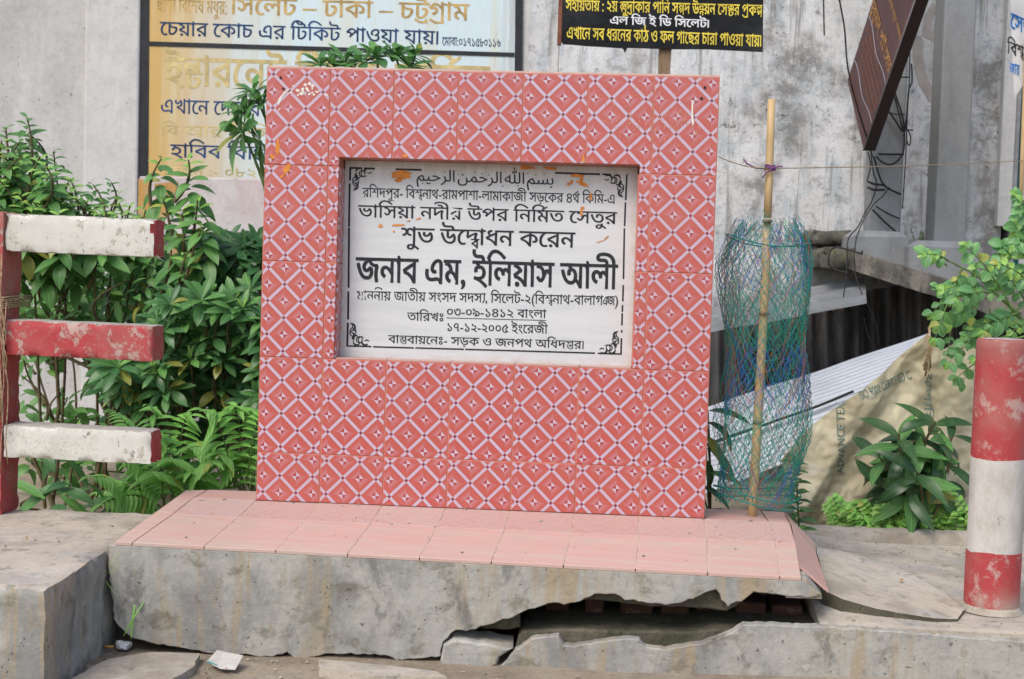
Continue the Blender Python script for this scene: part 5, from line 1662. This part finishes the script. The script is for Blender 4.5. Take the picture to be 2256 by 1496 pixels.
for u, v, Y in [(150, 400, 1.3), (200, 405, 1.4), (240, 405, 1.5), (175, 440, 1.1), (225, 445, 1.2), (265, 450, 1.3), (290, 455, 1.35), (320, 462, 1.4), (135, 470, 1.2), (250, 480, 1.2), (205, 475, 1.0), (160, 425, 1.0), (190, 460, 1.1), (230, 465, 1.0), (280, 475, 1.2), (310, 485, 1.25), (170, 490, 1.0), (335, 480, 1.3), (260, 430, 1.4)]:
    p = at(u + U(-6, 6), v + U(-4, 4), Y)
    stem_to(S, at(200 + U(-30, 40), 1120, 1.35), p, .12)
    sprig(S, p, (U(-.4, .4), U(-.45, 0), 1), 18, .45, 1.0, lambda f: (3 + int(U(0, 2))) if f < .33 else int(U(0, 3)))
S.done()
S = Plant('leafy_sapling', 'slender sapling with drooping leaves in front of the painted advertisement', 'sapling', at(330, 1120, 1.0), broad + young, M_STEM)
for u, v, Y, n in [(415, 352, 1.0, 20), (355, 350, 1.15, 14), (435, 440, .95, 16), (400, 470, 1.0, 16), (360, 440, 1.1, 12), (445, 500, .95, 12), (410, 560, .95, 12), (375, 530, 1.0, 8)]:
    p = at(u, v, Y)
    stem_to(S, at(335, 1120, 1.0), p, .05, .009)
    sprig(S, p, (U(-.2, .2), -.25, 1), n, .6, 1.15, lambda f: (3 + int(U(0, 2))) if f < .22 else int(U(0, 3)), 1.0, .55)
S.done()

# the dense dark bush of whorled leaves beside the monument
def rosette(pl, p, ax, n, sc, budn=0, kinds=(0, 1, 2)):
    ax = Vector(ax).normalized(); a0 = U(0, 6.28)
    for ring, (cnt, el) in enumerate(((n, .25), (max(3, n - 3), .75))):
        for i in range(cnt):
            a = a0 + ring * .4 + 2 * pi * i / cnt + U(-.15, .15)
            s = Matrix.Rotation(a, 3, ax) @ ax.orthogonal().normalized()
            e = el + U(-.12, .12)
            pl.leaf(p, s * cos(e) + ax * sin(e), ax, sc * U(.85, 1.1) * (1 - .15 * ring), P_.choice(kinds))
    for i in range(budn):
        s = Matrix.Rotation(U(0, 6.28), 3, ax) @ ax.orthogonal().normalized()
        pl.leaf(p, s * .5 + ax, ax, U(.8, 1.1), 3)
poly_c = [(420, 560), (500, 530), (580, 520), (600, 880), (560, 900), (460, 880), (330, 900), (240, 860), (235, 800), (300, 760), (340, 690), (400, 640)]
def inpoly(x, y, pg):
    r = False
    for i in range(len(pg)):
        (x0, y0), (x1, y1) = pg[i - 1], pg[i]
        if (y0 > y) != (y1 > y) and x < (x1 - x0) * (y - y0) / (y1 - y0) + x0: r = not r
    return r
half = {0: 'dense dark bush of whorled leaves growing against the edge of the monument', 1: 'dark whorl-leaved bush between the railing beams and the monument'}
for part in (0, 1):
    S = Plant('whorled_bush', half[part], 'bush', at(520 if part == 0 else 340, 1130, 1.1), whorl + bud, M_STEM)
    pts = []
    tries = 0
    while len(pts) < (64 if part == 0 else 60) and tries < 4000:
        tries += 1
        u, v = U(230, 605), U(515, 905)
        if not inpoly(u, v, poly_c) or (u > 430) != (part == 0): continue
        if any(abs(u - a) < 19 and abs(v - b) < 19 for a, b in pts): continue
        pts.append((u, v))
    for u, v in pts:
        Y = .75 + U(0, .5) + (v < 640) * .25
        p = at(u, v, Y)
        stem_to(S, at((520 if part == 0 else 340) + U(-50, 50), 1130, 1.1), p, .1, .007)
        rosette(S, p, (U(-.35, .35), -.75 + U(-.2, .2), 1.0), P_.choice((7, 8, 9)), U(.8, 1.15), 4 if P_.random() < .35 else 0)
    for k in range(150):
        u, v = U(230, 605), U(530, 1000)
        if (u > 430) != (part == 0) or not (inpoly(u, v, poly_c) or v > 860): continue
        rosette(S, at(u, v, 1.35 + U(0, .35)), (U(-.5, .5), -.6, 1), 6, 1.1)
    S.cap = 280
    S.done()

# thin undergrowth with bare twigs seen through the railing
S = Plant('twiggy_undergrowth', 'thin straggling undergrowth with bare twigs seen through the railing', 'undergrowth', at(180, 1125, 1.4), broad + young, M_STEM)
for k in range(95):
    u, v = U(40, 420), U(545, 1090) if k > 50 else U(550, 720)
    if 780 < v < 880 and 90 < u < 240 and P_.random() < .7: continue
    if v > 1000 and u > 90 and u < 230 and P_.random() < .6: continue
    p = at(u, v, U(1.0, 2.1))
    if k % 2 == 0: stem_to(S, at(U(60, 330), 1125, 1.5), p, .25, .008)
    sprig(S, p, (U(-.6, .6), U(-.6, .1), U(.3, 1)), 7, .5, .8, lambda f: int(U(0, 3)) if P_.random() < .85 else 3, 1.0, .5)
for k in range(85):
    u, v = U(40, 430), U(540, 700) if k % 5 < 3 else U(700, 1060)
    if 790 < v < 880 and 100 < u < 230: continue
    p = at(u, v, U(1.6, 2.4))
    sprig(S, p, (U(-.6, .6), U(-.6, .1), U(.3, 1)), 9, .7, 1.05, lambda f: int(U(0, 3)), 1.0, .5)
for q in ([(330, 1100), (215, 870), (190, 790), (240, 700), (300, 600)], [(300, 1050), (240, 830), (110, 770), (50, 745)], [(200, 1100), (250, 900), (330, 840), (400, 750)], [(90, 1100), (130, 900), (120, 720), (145, 600)], [(120, 1120), (70, 1000), (90, 960)]):
    S.stem.tube([at(u, v, 1.25) for u, v in q], [.010, .008, .007, .005, .003][:len(q)], 6)
S.done()

# ferny fronds in front
def frond(pl, base, tip, sag, nl, lm, width, mesh_k=0):
    base = Vector(base); tip = Vector(tip)
    pts = []
    for k in range(nl + 1):
        t = k / nl
        pts.append(base.lerp(tip, t) + Vector((0, 0, sag * sin(pi * t))))
    pl.stem.tube(pts, [.0028 - .0018 * k / nl for k in range(nl + 1)], 5)
    for k in range(2, nl + 1):
        t = k / nl
        d = (pts[k] - pts[k - 1]).normalized()
        up = Vector((0, -.55, 1)); side = d.cross(up).normalized()
        sc = lm * (sin(pi * min(1, .18 + .8 * t)) ** .6)
        for sgn in (-1, 1):
            pl.leaf(pts[k], side * sgn + d * .45 + Vector((0, 0, -.28)), up + Vector((0, 0, .2)), sc * U(.9, 1.1), mesh_k)
    pl.leaf(pts[-1], d, up, lm * .7, mesh_k)
flm = [leaf_mesh('leaflet', ML_FERN, L=.085, W=.025, fold=.35, droop=.5, n=5, wide=.4), leaf_mesh('leaflet', ML_MID, L=.082, W=.025, fold=.35, droop=.5, n=5, wide=.4)]
lab = ['bright feathery fronds arching over the left end of the plinth', 'feathery green fronds growing close against the monument', 'low feathery fronds spreading beside the abutment ledge']
specs = [[((330, 1110), (250, 905), .10), ((360, 1110), (330, 895), .12), ((380, 1100), (420, 915), .12), ((370, 1120), (250, 1000), .06), ((350, 1130), (215, 1085), .05), ((400, 1090), (345, 960), .08), ((330, 1125), (265, 950), .10)],
         [((520, 1090), (450, 905), .10), ((530, 1080), (520, 895), .12), ((540, 1080), (585, 905), .10), ((500, 1090), (420, 985), .08), ((530, 1100), (480, 1000), .06), ((560, 1095), (560, 985), .07), ((545, 1095), (590, 1010), .07)],
         [((300, 1135), (200, 1050), .06), ((320, 1135), (260, 1060), .06), ((390, 1110), (330, 1040), .05), ((430, 1100), (370, 1010), .06), ((450, 1100), (420, 1040), .05), ((360, 1120), (225, 1110), .05), ((410, 1090), (470, 1020), .05)]]
for i in range(3):
    S = Plant('feathery_plant', lab[i], 'plant', at(specs[i][0][0][0], 1135, .45), flm, M_STEMG)
    for (b, t, sg) in specs[i]:
        frond(S, at(b[0], b[1], .50 + U(0, .15)), at(t[0], t[1], .35 + U(0, .3)), sg * .8, 13, U(.95, 1.2), 0 if (i < 2 and t[1] < 960) else P_.choice((0, 1, 1)))
    S.done()
# big blade leaves low on the left
blade = [leaf_mesh('blade_leaf', ML_MID, L=.26, W=.055, fold=.3, droop=.3, n=8, wide=.45), leaf_mesh('blade_leaf', ML_DARK, L=.22, W=.06, fold=.25, droop=.6, n=8, wide=.45)]
S = Plant('blade_leaved_plant', 'long strap leaves low behind the bottom rail', 'plant', at(170, 1120, .6), blade, M_STEMG)
for (u, v), (du, dv) in (((195, 1075), (-40, -80)), ((205, 1110), (-80, -60)), ((130, 1090), (60, 40)), ((120, 1040), (-30, -60)), ((100, 1100), (-60, -40)), ((150, 1120), (-90, -10)), ((180, 1125), (40, -30)), ((95, 1060), (10, -70)), ((240, 1125), (-20, -60)), ((70, 1110), (30, -50)), ((140, 1060), (-70, 40)), ((220, 1130), (70, -30))):
    a = at(u, v, .6 + U(-.1, .1)); b = at(u + du, v + dv, .55)
    S.leaf(a, b - a, (U(-.3, .3), -.7, 1), U(.6, .95)); 
S.done()

# shoots that show round the top of the monument
for nm, lb, items in (('whorled_shoot', 'whorl of long leaves peeping out beside the upper left edge of the monument', [((545, 250, .9), (-.7, -.4, .8), 9, 1.25), ((560, 205, .95), (-.3, -.3, 1), 8, 1.0), ((535, 290, .85), (-.8, -.5, .2), 8, 1.3), ((575, 310, .8), (-.7, -.4, -.3), 7, 1.2), ((580, 230, .9), (-.3, -.4, .9), 8, 1.0)]),
                      ('whorled_shoot', 'row of leafy shoots peeping over the top edge of the monument', [((706, 145, .8), (-.1, -.3, 1), 8, .95), ((760, 138, .85), (.1, -.3, 1), 8, 1.0), ((830, 128, .85), (0, -.3, 1), 9, 1.05), ((872, 128, .9), (.2, -.3, 1), 9, 1.0), ((800, 140, .8), (-.2, -.4, 1), 8, 1.0), ((900, 148, .85), (.4, -.3, .8), 8, 1.0), ((735, 148, .8), (0, -.4, 1), 7, .9), ((915, 122, .9), (.4, -.2, .7), 6, .8)])):
    S = Plant(nm, lb, 'shoot', at(items[0][0][0] + 40, 1050, 1.0), whorl + bud, M_STEMG)
    for (u, v, Y), ax, n, sc in items:
        p = at(u, v, Y); stem_to(S, at(items[0][0][0] + 160, 1050, 1.0), p, .05, .007, .004)
        rosette(S, p, ax, n, sc, 3 if v < 135 else 0, (2, 2, 0))
    S.done()

# ------------------------------------------------------------------ right-hand plants
mango = [leaf_mesh('long_leaf', ML_MANGO, L=.24, W=.060, fold=.2, droop=.55, n=8, wide=.42), leaf_mesh('long_leaf', ML_MANGO, L=.23, W=.060, fold=.3, droop=.95, n=8, wide=.42), leaf_mesh('long_leaf', ML_MID, L=.22, W=.064, fold=.2, droop=.3, n=8, wide=.42)]
S = Plant('mango_seedling', 'bushy seedling with long drooping glossy leaves against the sacking', 'plant', at(2010, 1180, .95), mango, M_STEM)
for (u, v, Y), ax, n in [((1980, 955, .85), (-.2, -.5, 1), 12), ((2060, 930, .95), (.3, -.4, 1), 12), ((2100, 960, .9), (.6, -.4, .9), 8), ((1940, 1010, .9), (-.6, -.4, .6), 9), ((2020, 1040, .8), (0, -.7, .6), 10), ((2095, 1020, .9), (.5, -.5, .5), 9), ((2000, 1090, .85), (-.2, -.8, .2), 8), ((2070, 1100, .9), (.3, -.7, .1), 8), ((1945, 1070, .9), (-.6, -.5, .1), 7), ((2030, 1000, 1.0), (.1, -.4, .6), 10), ((1990, 1040, 1.0), (-.3, -.4, .4), 9), ((2080, 1060, 1.0), (.3, -.4, .3), 9)]:
    p = at(u, v, Y); stem_to(S, at(2010 + U(-20, 20), 1190, .95), p, .04, .009, .004)
    sprig(S, p, ax, n, .72, .92, lambda f: P_.choice((0, 0, 1, 1, 2)), 1.0, .35)
S.done()
sm = [leaf_mesh('small_leaf', ML_MID, L=.075, W=.034, fold=.25, droop=.4, n=5), leaf_mesh('small_leaf', ML_DARK, L=.08, W=.036, fold=.25, droop=.5, n=5)]
S = Plant('young_sapling', 'small upright sapling with leafy stem at the corner of the plinth', 'sapling', at(1762, 1175, .5), sm, M_STEMG)
stm = [at(1762, 1190, .5), at(1758, 1120, .48), at(1755, 1060, .46), at(1750, 1005, .45)]
S.stem.tube(stm, [.004, .0035, .003, .002], 6)
for k in range(34):
    t = k / 33; p = stm[0].lerp(stm[-1], .12 + t * .88); a = k * 2.4
    S.leaf(p, (cos(a) * 1.0, sin(a) * 1.0 - .2, .35), (0, -.3, 1), U(.75, 1.05) * (1 - .35 * t))
S.done()
S = Plant('drooping_plant', 'few dark drooping leaves showing between the monument and the net', 'plant', at(1570, 1120, .45), mango, M_STEM)
for (u, v), d in (((1560, 905), (.6, -.3, .1)), ((1558, 930), (.8, -.3, -.2)), ((1556, 960), (.5, -.4, -.6)), ((1560, 985), (.5, -.3, -.3)), ((1552, 1010), (.4, -.4, -.7)), ((1560, 1040), (.5, -.4, .0)), ((1545, 1070), (.7, -.3, -.2))):
    p = at(u, v, .45); stem_to(S, at(1565, 1135, .45), p, .01, .004, .002); S.leaf(p, d, (0, -.4, 1), U(.55, .7))
S.done()
rnd_l = [leaf_mesh('round_leaflet', ML_BLUE, L=.050, W=.038, fold=.35, droop=.5, n=5, wide=.55, blunt=.6), leaf_mesh('round_leaflet', ML_NEW, L=.042, W=.032, fold=.45, droop=.6, n=5, wide=.55, blunt=.6), leaf_mesh('round_leaflet', ML_MID, L=.052, W=.040, fold=.25, droop=.4, n=5, wide=.55, blunt=.6)]
S = Plant('round_leaved_branch', 'drooping branch of round pale green leaflets above the bollard', 'branch', at(2330, 900, .75), rnd_l, M_STEMG)
def pinn(a, b, n, sag, lm, Y):
    A = at(a[0], a[1], Y); B = at(b[0], b[1], Y - .06)
    pts = [A.lerp(B, k / n) + Vector((0, 0, sag * sin(pi * k / n))) for k in range(n + 1)]
    S.stem.tube(pts, [.004 - .0026 * k / n for k in range(n + 1)], 5)
    for k in range(1, n + 1):
        d = (pts[k] - pts[k - 1]).normalized(); up = Vector((U(-.3, .3), -1, .6)); side = d.cross(up).normalized()
        for sg in (-1, 1):
            S.leaf(pts[k], side * sg + d * U(.2, .8) + Vector((U(-.25, .25), U(-.6, .5), U(-.7, .2))), up + Vector((U(-.5, .5), 0, U(-.4, .5))), lm * U(.55, 1.2), P_.choice((0, 0, 0, 1, 2)))
    S.leaf(pts[-1], d, up, lm * .8, 1)
S.stem.tube([at(2330, 800, .8), at(2230, 680, .75), at(2150, 605, .72), at(2060, 560, .7)], [.008, .006, .004, .002], 6)
for a, b, n, sg in [((2230, 680), (2130, 545), 6, .02), ((2150, 605), (2055, 690), 6, .02), ((2150, 605), (2140, 700), 5, .0), ((2120, 590), (2060, 745), 6, .01), ((2180, 630), (2210, 540), 5, .02), ((2200, 650), (2110, 660), 5, .02), ((2240, 690), (2170, 730), 5, .01), ((2250, 690), (2120, 770), 6, .02), ((2270, 640), (2240, 500), 7, .02), ((2290, 600), (2250, 445), 7, .02), ((2270, 690), (2215, 610), 5, .02), ((2300, 720), (2230, 730), 5, .02), ((2200, 700), (2090, 800), 6, .02), ((2260, 740), (2150, 790), 6, .01), ((2290, 560), (2255, 620), 5, .01), ((2090, 575), (2040, 560), 4, .01), ((2180, 680), (2180, 760), 5, .0), ((2280, 780), (2170, 820), 6, .02), ((2290, 520), (2235, 545), 4, .01), ((2230, 640), (2150, 590), 5, .02), ((2160, 640), (2080, 640), 5, .02), ((2140, 680), (2070, 720), 5, .01), ((2210, 720), (2130, 740), 5, .02), ((2240, 760), (2110, 830), 6, .02), ((2290, 650), (2200, 580), 6, .02), ((2280, 480), (2240, 430), 4, .01), ((2300, 560), (2220, 560), 5, .02)]:
    pinn(a, b, n, sg, U(.75, 1.0), U(.6, .9))
    if P_.random() < .6: pinn((a[0] + U(-15, 25), a[1] + U(-15, 25)), (b[0] + U(-20, 30), b[1] + U(-20, 30)), n, sg, U(.6, .9), U(.9, 1.1))
S.done()
# creeping ground plants
cr = [leaf_mesh('creeper_leaflet', ML_NEW, L=.035, W=.022, fold=.2, droop=.4, n=4), leaf_mesh('creeper_leaflet', ML_FERN, L=.040, W=.025, fold=.2, droop=.3, n=4)]
for lb, rng in (('bright green creeper with small paired leaves in front of the seedling', (1850, 2010)), ('bright green creeper with small paired leaves at the foot of the bollard', (2010, 2260))):
    S = Plant('ground_creeper', lb, 'creeper', at((rng[0] + rng[1]) / 2, 1195, .95), cr, M_STEMG)
    for k in range(30):
        u = U(*rng); v0 = 1192 + U(-4, 6)
        A = at(u, v0 + 6, .92); B = at(u + U(-60, 60), v0 - U(35, 105), .86 + U(0, .1)); n = 8
        pts = [A.lerp(B, j / n) + Vector((0, 0, .015 * sin(pi * j / n))) for j in range(n + 1)]
        S.stem.tube(pts, .0014, 4)
        for j in range(1, n + 1):
            d = (pts[j] - pts[j - 1]).normalized(); up = Vector((U(-.3, .3), -.8, 1)); side = d.cross(up).normalized()
            for sg in (-1, 1): S.leaf(pts[j], side * sg + d * .3, up, U(.7, 1.15))
    S.done()
# weeds on the slab and at the wall foot
S = Plant('slab_weed', 'small grassy weed growing between the two pole footings', 'weed', at(2025, 560, 2.9), cr, M_STEMG)
for k in range(10):
    a = at(2012 + U(-8, 25), 555, 2.9); b = a + Vector((U(-.04, .04), U(-.03, .03), U(.04, .12))); S.stem.tube([a, a.lerp(b, .5), b], .002, 4)
    S.leaf(b, (U(-1, 1), -.4, .3), (0, 0, 1), .6); S.leaf(a.lerp(b, .6), (U(-1, 1), -.4, .3), (0, 0, 1), .6)
S.done()
# grass blades in the corner of the ledge
gb = leaf_mesh('grass_blade', ML_FERN, L=.16, W=.005, fold=.2, droop=.5, n=8, wide=.3)
S = Plant('grass_tuft', 'few grass blades growing in the crack beside the plinth corner', 'grass', fp(250, 1395), [gb], M_STEMG, cap=20)
for (u, v), d, sc in (((292, 1408), (.05, -.1, 1), 1.1), ((275, 1400), (.5, -.2, 1), .9), ((238, 1258), (-.5, -.3, .6), .35), ((240, 1262), (.6, -.2, .5), .3), ((236, 1275), (.5, -.3, -.6), .35), ((243, 1245), (.4, -.2, .7), .3)):
    p = fp(u, v) + Vector((0, -.012, 0)); S.leaf(p, d, (0, -1, .2), sc)
S.done()

# ------------------------------------------------------------------ litter
def flat_thing(name, label, cat, pts, mat, th=.002):
    c = sum((Vector(p) for p in pts), Vector()) / len(pts)
    n = len(pts)
    m = MB(); m.add([Vector(p) for p in pts] + [Vector(p) - Vector((0, 0, th)) for p in pts], [tuple(range(n)), tuple(range(2 * n - 1, n - 1, -1))] + [(i, n + i, n + (i + 1) % n, (i + 1) % n) for i in range(n)])
    o = m.build(name, mat)
    return tag(o, label, cat)
M_CARD = plain('dirty_card', (0.46, 0.44, 0.40, 1), .7, .3, .15, 30)
cdt = thing('card_scrap', 'crumpled white card scrap with a teal and red corner below the plinth', 'litter', atz(495, 1455, -.345))
def gp(u, v, h): return atz(u, v, -.345 + h)
q = [gp(478, 1432, .030), gp(536, 1444, .028), gp(518, 1476, .004), gp(486, 1474, .006), gp(455, 1458, .012)]
m = MB(); m.add(q, [(0, 1, 2, 3, 4)]); m.build('card', M_CARD, cdt, fix=False)
m = MB(); m.add([p + Vector((0, -.001, .0012)) for p in [gp(462, 1450, .014), gp(486, 1458, .012), gp(479, 1467, .009), gp(456, 1459, .0118)]], [(0, 1, 2, 3)]); m.build('teal_print', plain('teal_print', (0.03, 0.30, 0.30, 1), .6), cdt, fix=False)
m = MB(); m.add([p + Vector((0, -.001, .0012)) for p in [gp(487, 1459, .012), gp(508, 1463, .009), gp(501, 1474, .006), gp(481, 1468, .008)]], [(0, 1, 2, 3)]); m.build('red_print', plain('red_print', (0.55, 0.12, 0.08, 1), .6), cdt, fix=False)
M_FILT = plain('filter_paper', (0.55, 0.27, 0.08, 1), .8, .2, .2, 60)
M_PAPER = plain('white_paper', (0.62, 0.62, 0.62, 1), .8, .2, .1, 60)
for lb, a, b, z in (('orange cigarette butt lying in the corner of the ledge', (228, 1424), (250, 1425), -.335), ('cigarette butt lying at the foot of the bollard', (2174, 1349), (2198, 1352), -.208)):
    A_ = atz(*a, z); B_ = atz(*b, z); m = MB(); m.tube([A_, B_], .0036, 8); o = m.build('cigarette_butt', M_FILT); tag(o, lb, 'cigarette butt')
o = rough_block('paper_crumb', gp(262, 1428, .004) - Vector((.010, .006, .002)), gp(282, 1424, .004) + Vector((.008, .006, .016)), .004, .004, .006, 60, M_PAPER); tag(o, 'crumpled bit of white paper in the corner below the ledge', 'litter')
M_DRYL = plain('dry_leaf', (0.30, 0.19, 0.08, 1), .8, .2, .3, 60)
lr = random.Random(31)
for k in range(14):
    if k < 6: u, v, z, lb = lr.uniform(1850, 2110), lr.uniform(1230, 1330), -.185, 'small dry leaf scrap on the pavement by the bollard'
    elif k < 10: u, v, z, lb = lr.uniform(20, 200), lr.uniform(1160, 1260), -.062, 'small dry leaf scrap on the concrete ledge'
    else: u, v, z, lb = lr.uniform(240, 560), lr.uniform(1450, 1490), -.345, 'small dry leaf scrap on the dusty ground'
    c_ = atz(u, v, z + .012); a = lr.uniform(0, 6.28); L = lr.uniform(.008, .016)
    V, F = leaf_verts(L=L * 1.6, W=L * .6, fold=.4, droop=.5, n=4)
    R = Matrix.Rotation(a, 3, 'Z')
    m = MB(); m.add([c_ + R @ Vector(p) for p in V], F, True); o = m.build('dry_leaf', M_DRYL, fix=False)
    tag(o, lb, 'leaf', 'dry leaf scraps lying about')
# broken paving on the ground below the plinth
M_PAVE = M_TOPC
for lb, pg, h in (('flat broken paving piece on the ground in front of the ledge', [(150, 1500), (235, 1452), (330, 1436), (440, 1440), (425, 1470), (372, 1500)], .016), ('thin broken paving strip under the front of the plinth', [(700, 1452), (800, 1460), (960, 1478), (985, 1492), (820, 1488), (705, 1470)], .020)):
    tp = [atz(u, v, -.345 + h) for u, v in pg]
    t2 = []
    for i in range(len(tp)):
        a_, b_ = tp[i], tp[(i + 1) % len(tp)]
        for k in range(5):
            p = a_.lerp(b_, k / 5); t2.append(p + Vector((.006 * noise.noise(p * 60), .006 * noise.noise(p * 60 + Vector((5, 5, 5))), 0)))
    o = flat_thing('paving_fragment', lb, 'paving', t2, M_PAVE, .04)

# grit and pebbles swept into corners: too many and too small to count
M_GRIT = plain('grit', (0.30, 0.26, 0.20, 1), .95, .1, .6, 40)
def grit(name, n, fn, seed):
    r_ = random.Random(seed); m = MB()
    for k in range(n):
        p = fn(r_); s_ = .0010 + .0048 * r_.random() ** 5
        a = r_.uniform(0, 6.28); V = []
        for (x, y, z) in ((1, 0, 0), (0, 1, 0), (-1, 0, 0), (0, -1, 0), (0, 0, .8), (0, 0, -.5)):
            w_ = r_.uniform(.7, 1.3)
            V.append(p + Vector(((x * cos(a) - y * sin(a)) * s_ * w_ * 1.3, (x * sin(a) + y * cos(a)) * s_ * w_, z * s_ * w_)))
        m.add(V, [(0, 1, 4), (1, 2, 4), (2, 3, 4), (3, 0, 4), (1, 0, 5), (2, 1, 5), (3, 2, 5), (0, 3, 5)])
    o = m.build(name, M_GRIT, fix=False)
    return tag(o, kind='stuff')
def g_pav(r_):
    x = r_.uniform(1.75, 3.0); y = -.40 + 1.2 * r_.random() ** .7; return Vector((x, y, pav(x, y) + .002))
def g_led(r_):
    x = r_.uniform(-1.6, -.33); y = r_.uniform(-.92, .05); return Vector((x, y, -.062))
def g_gr(r_):
    x = r_.uniform(-.5, 1.2); y = -.52 - .5 * r_.random() ** 2; return Vector((x, y, ground_z(x, y) + .003))
def g_pl(r_):
    x = r_.uniform(-.2, 1.62); t = .02 + .9 * r_.random() ** 2.5; return top_pt(x, t) + Vector((0, 0, .002))
tag(grit('grit', 420, g_pav, 1), 'fine grit scattered over the pavement by the bollard', 'grit')
tag(grit('grit', 380, g_led, 2), 'fine grit scattered over the concrete ledge', 'grit')
tag(grit('grit', 700, g_gr, 3), 'grit and small stones on the dusty ground below the plinth', 'grit')
tag(grit('grit', 130, g_pl, 4), 'dust and crumbs on the tiled top of the plinth', 'grit')
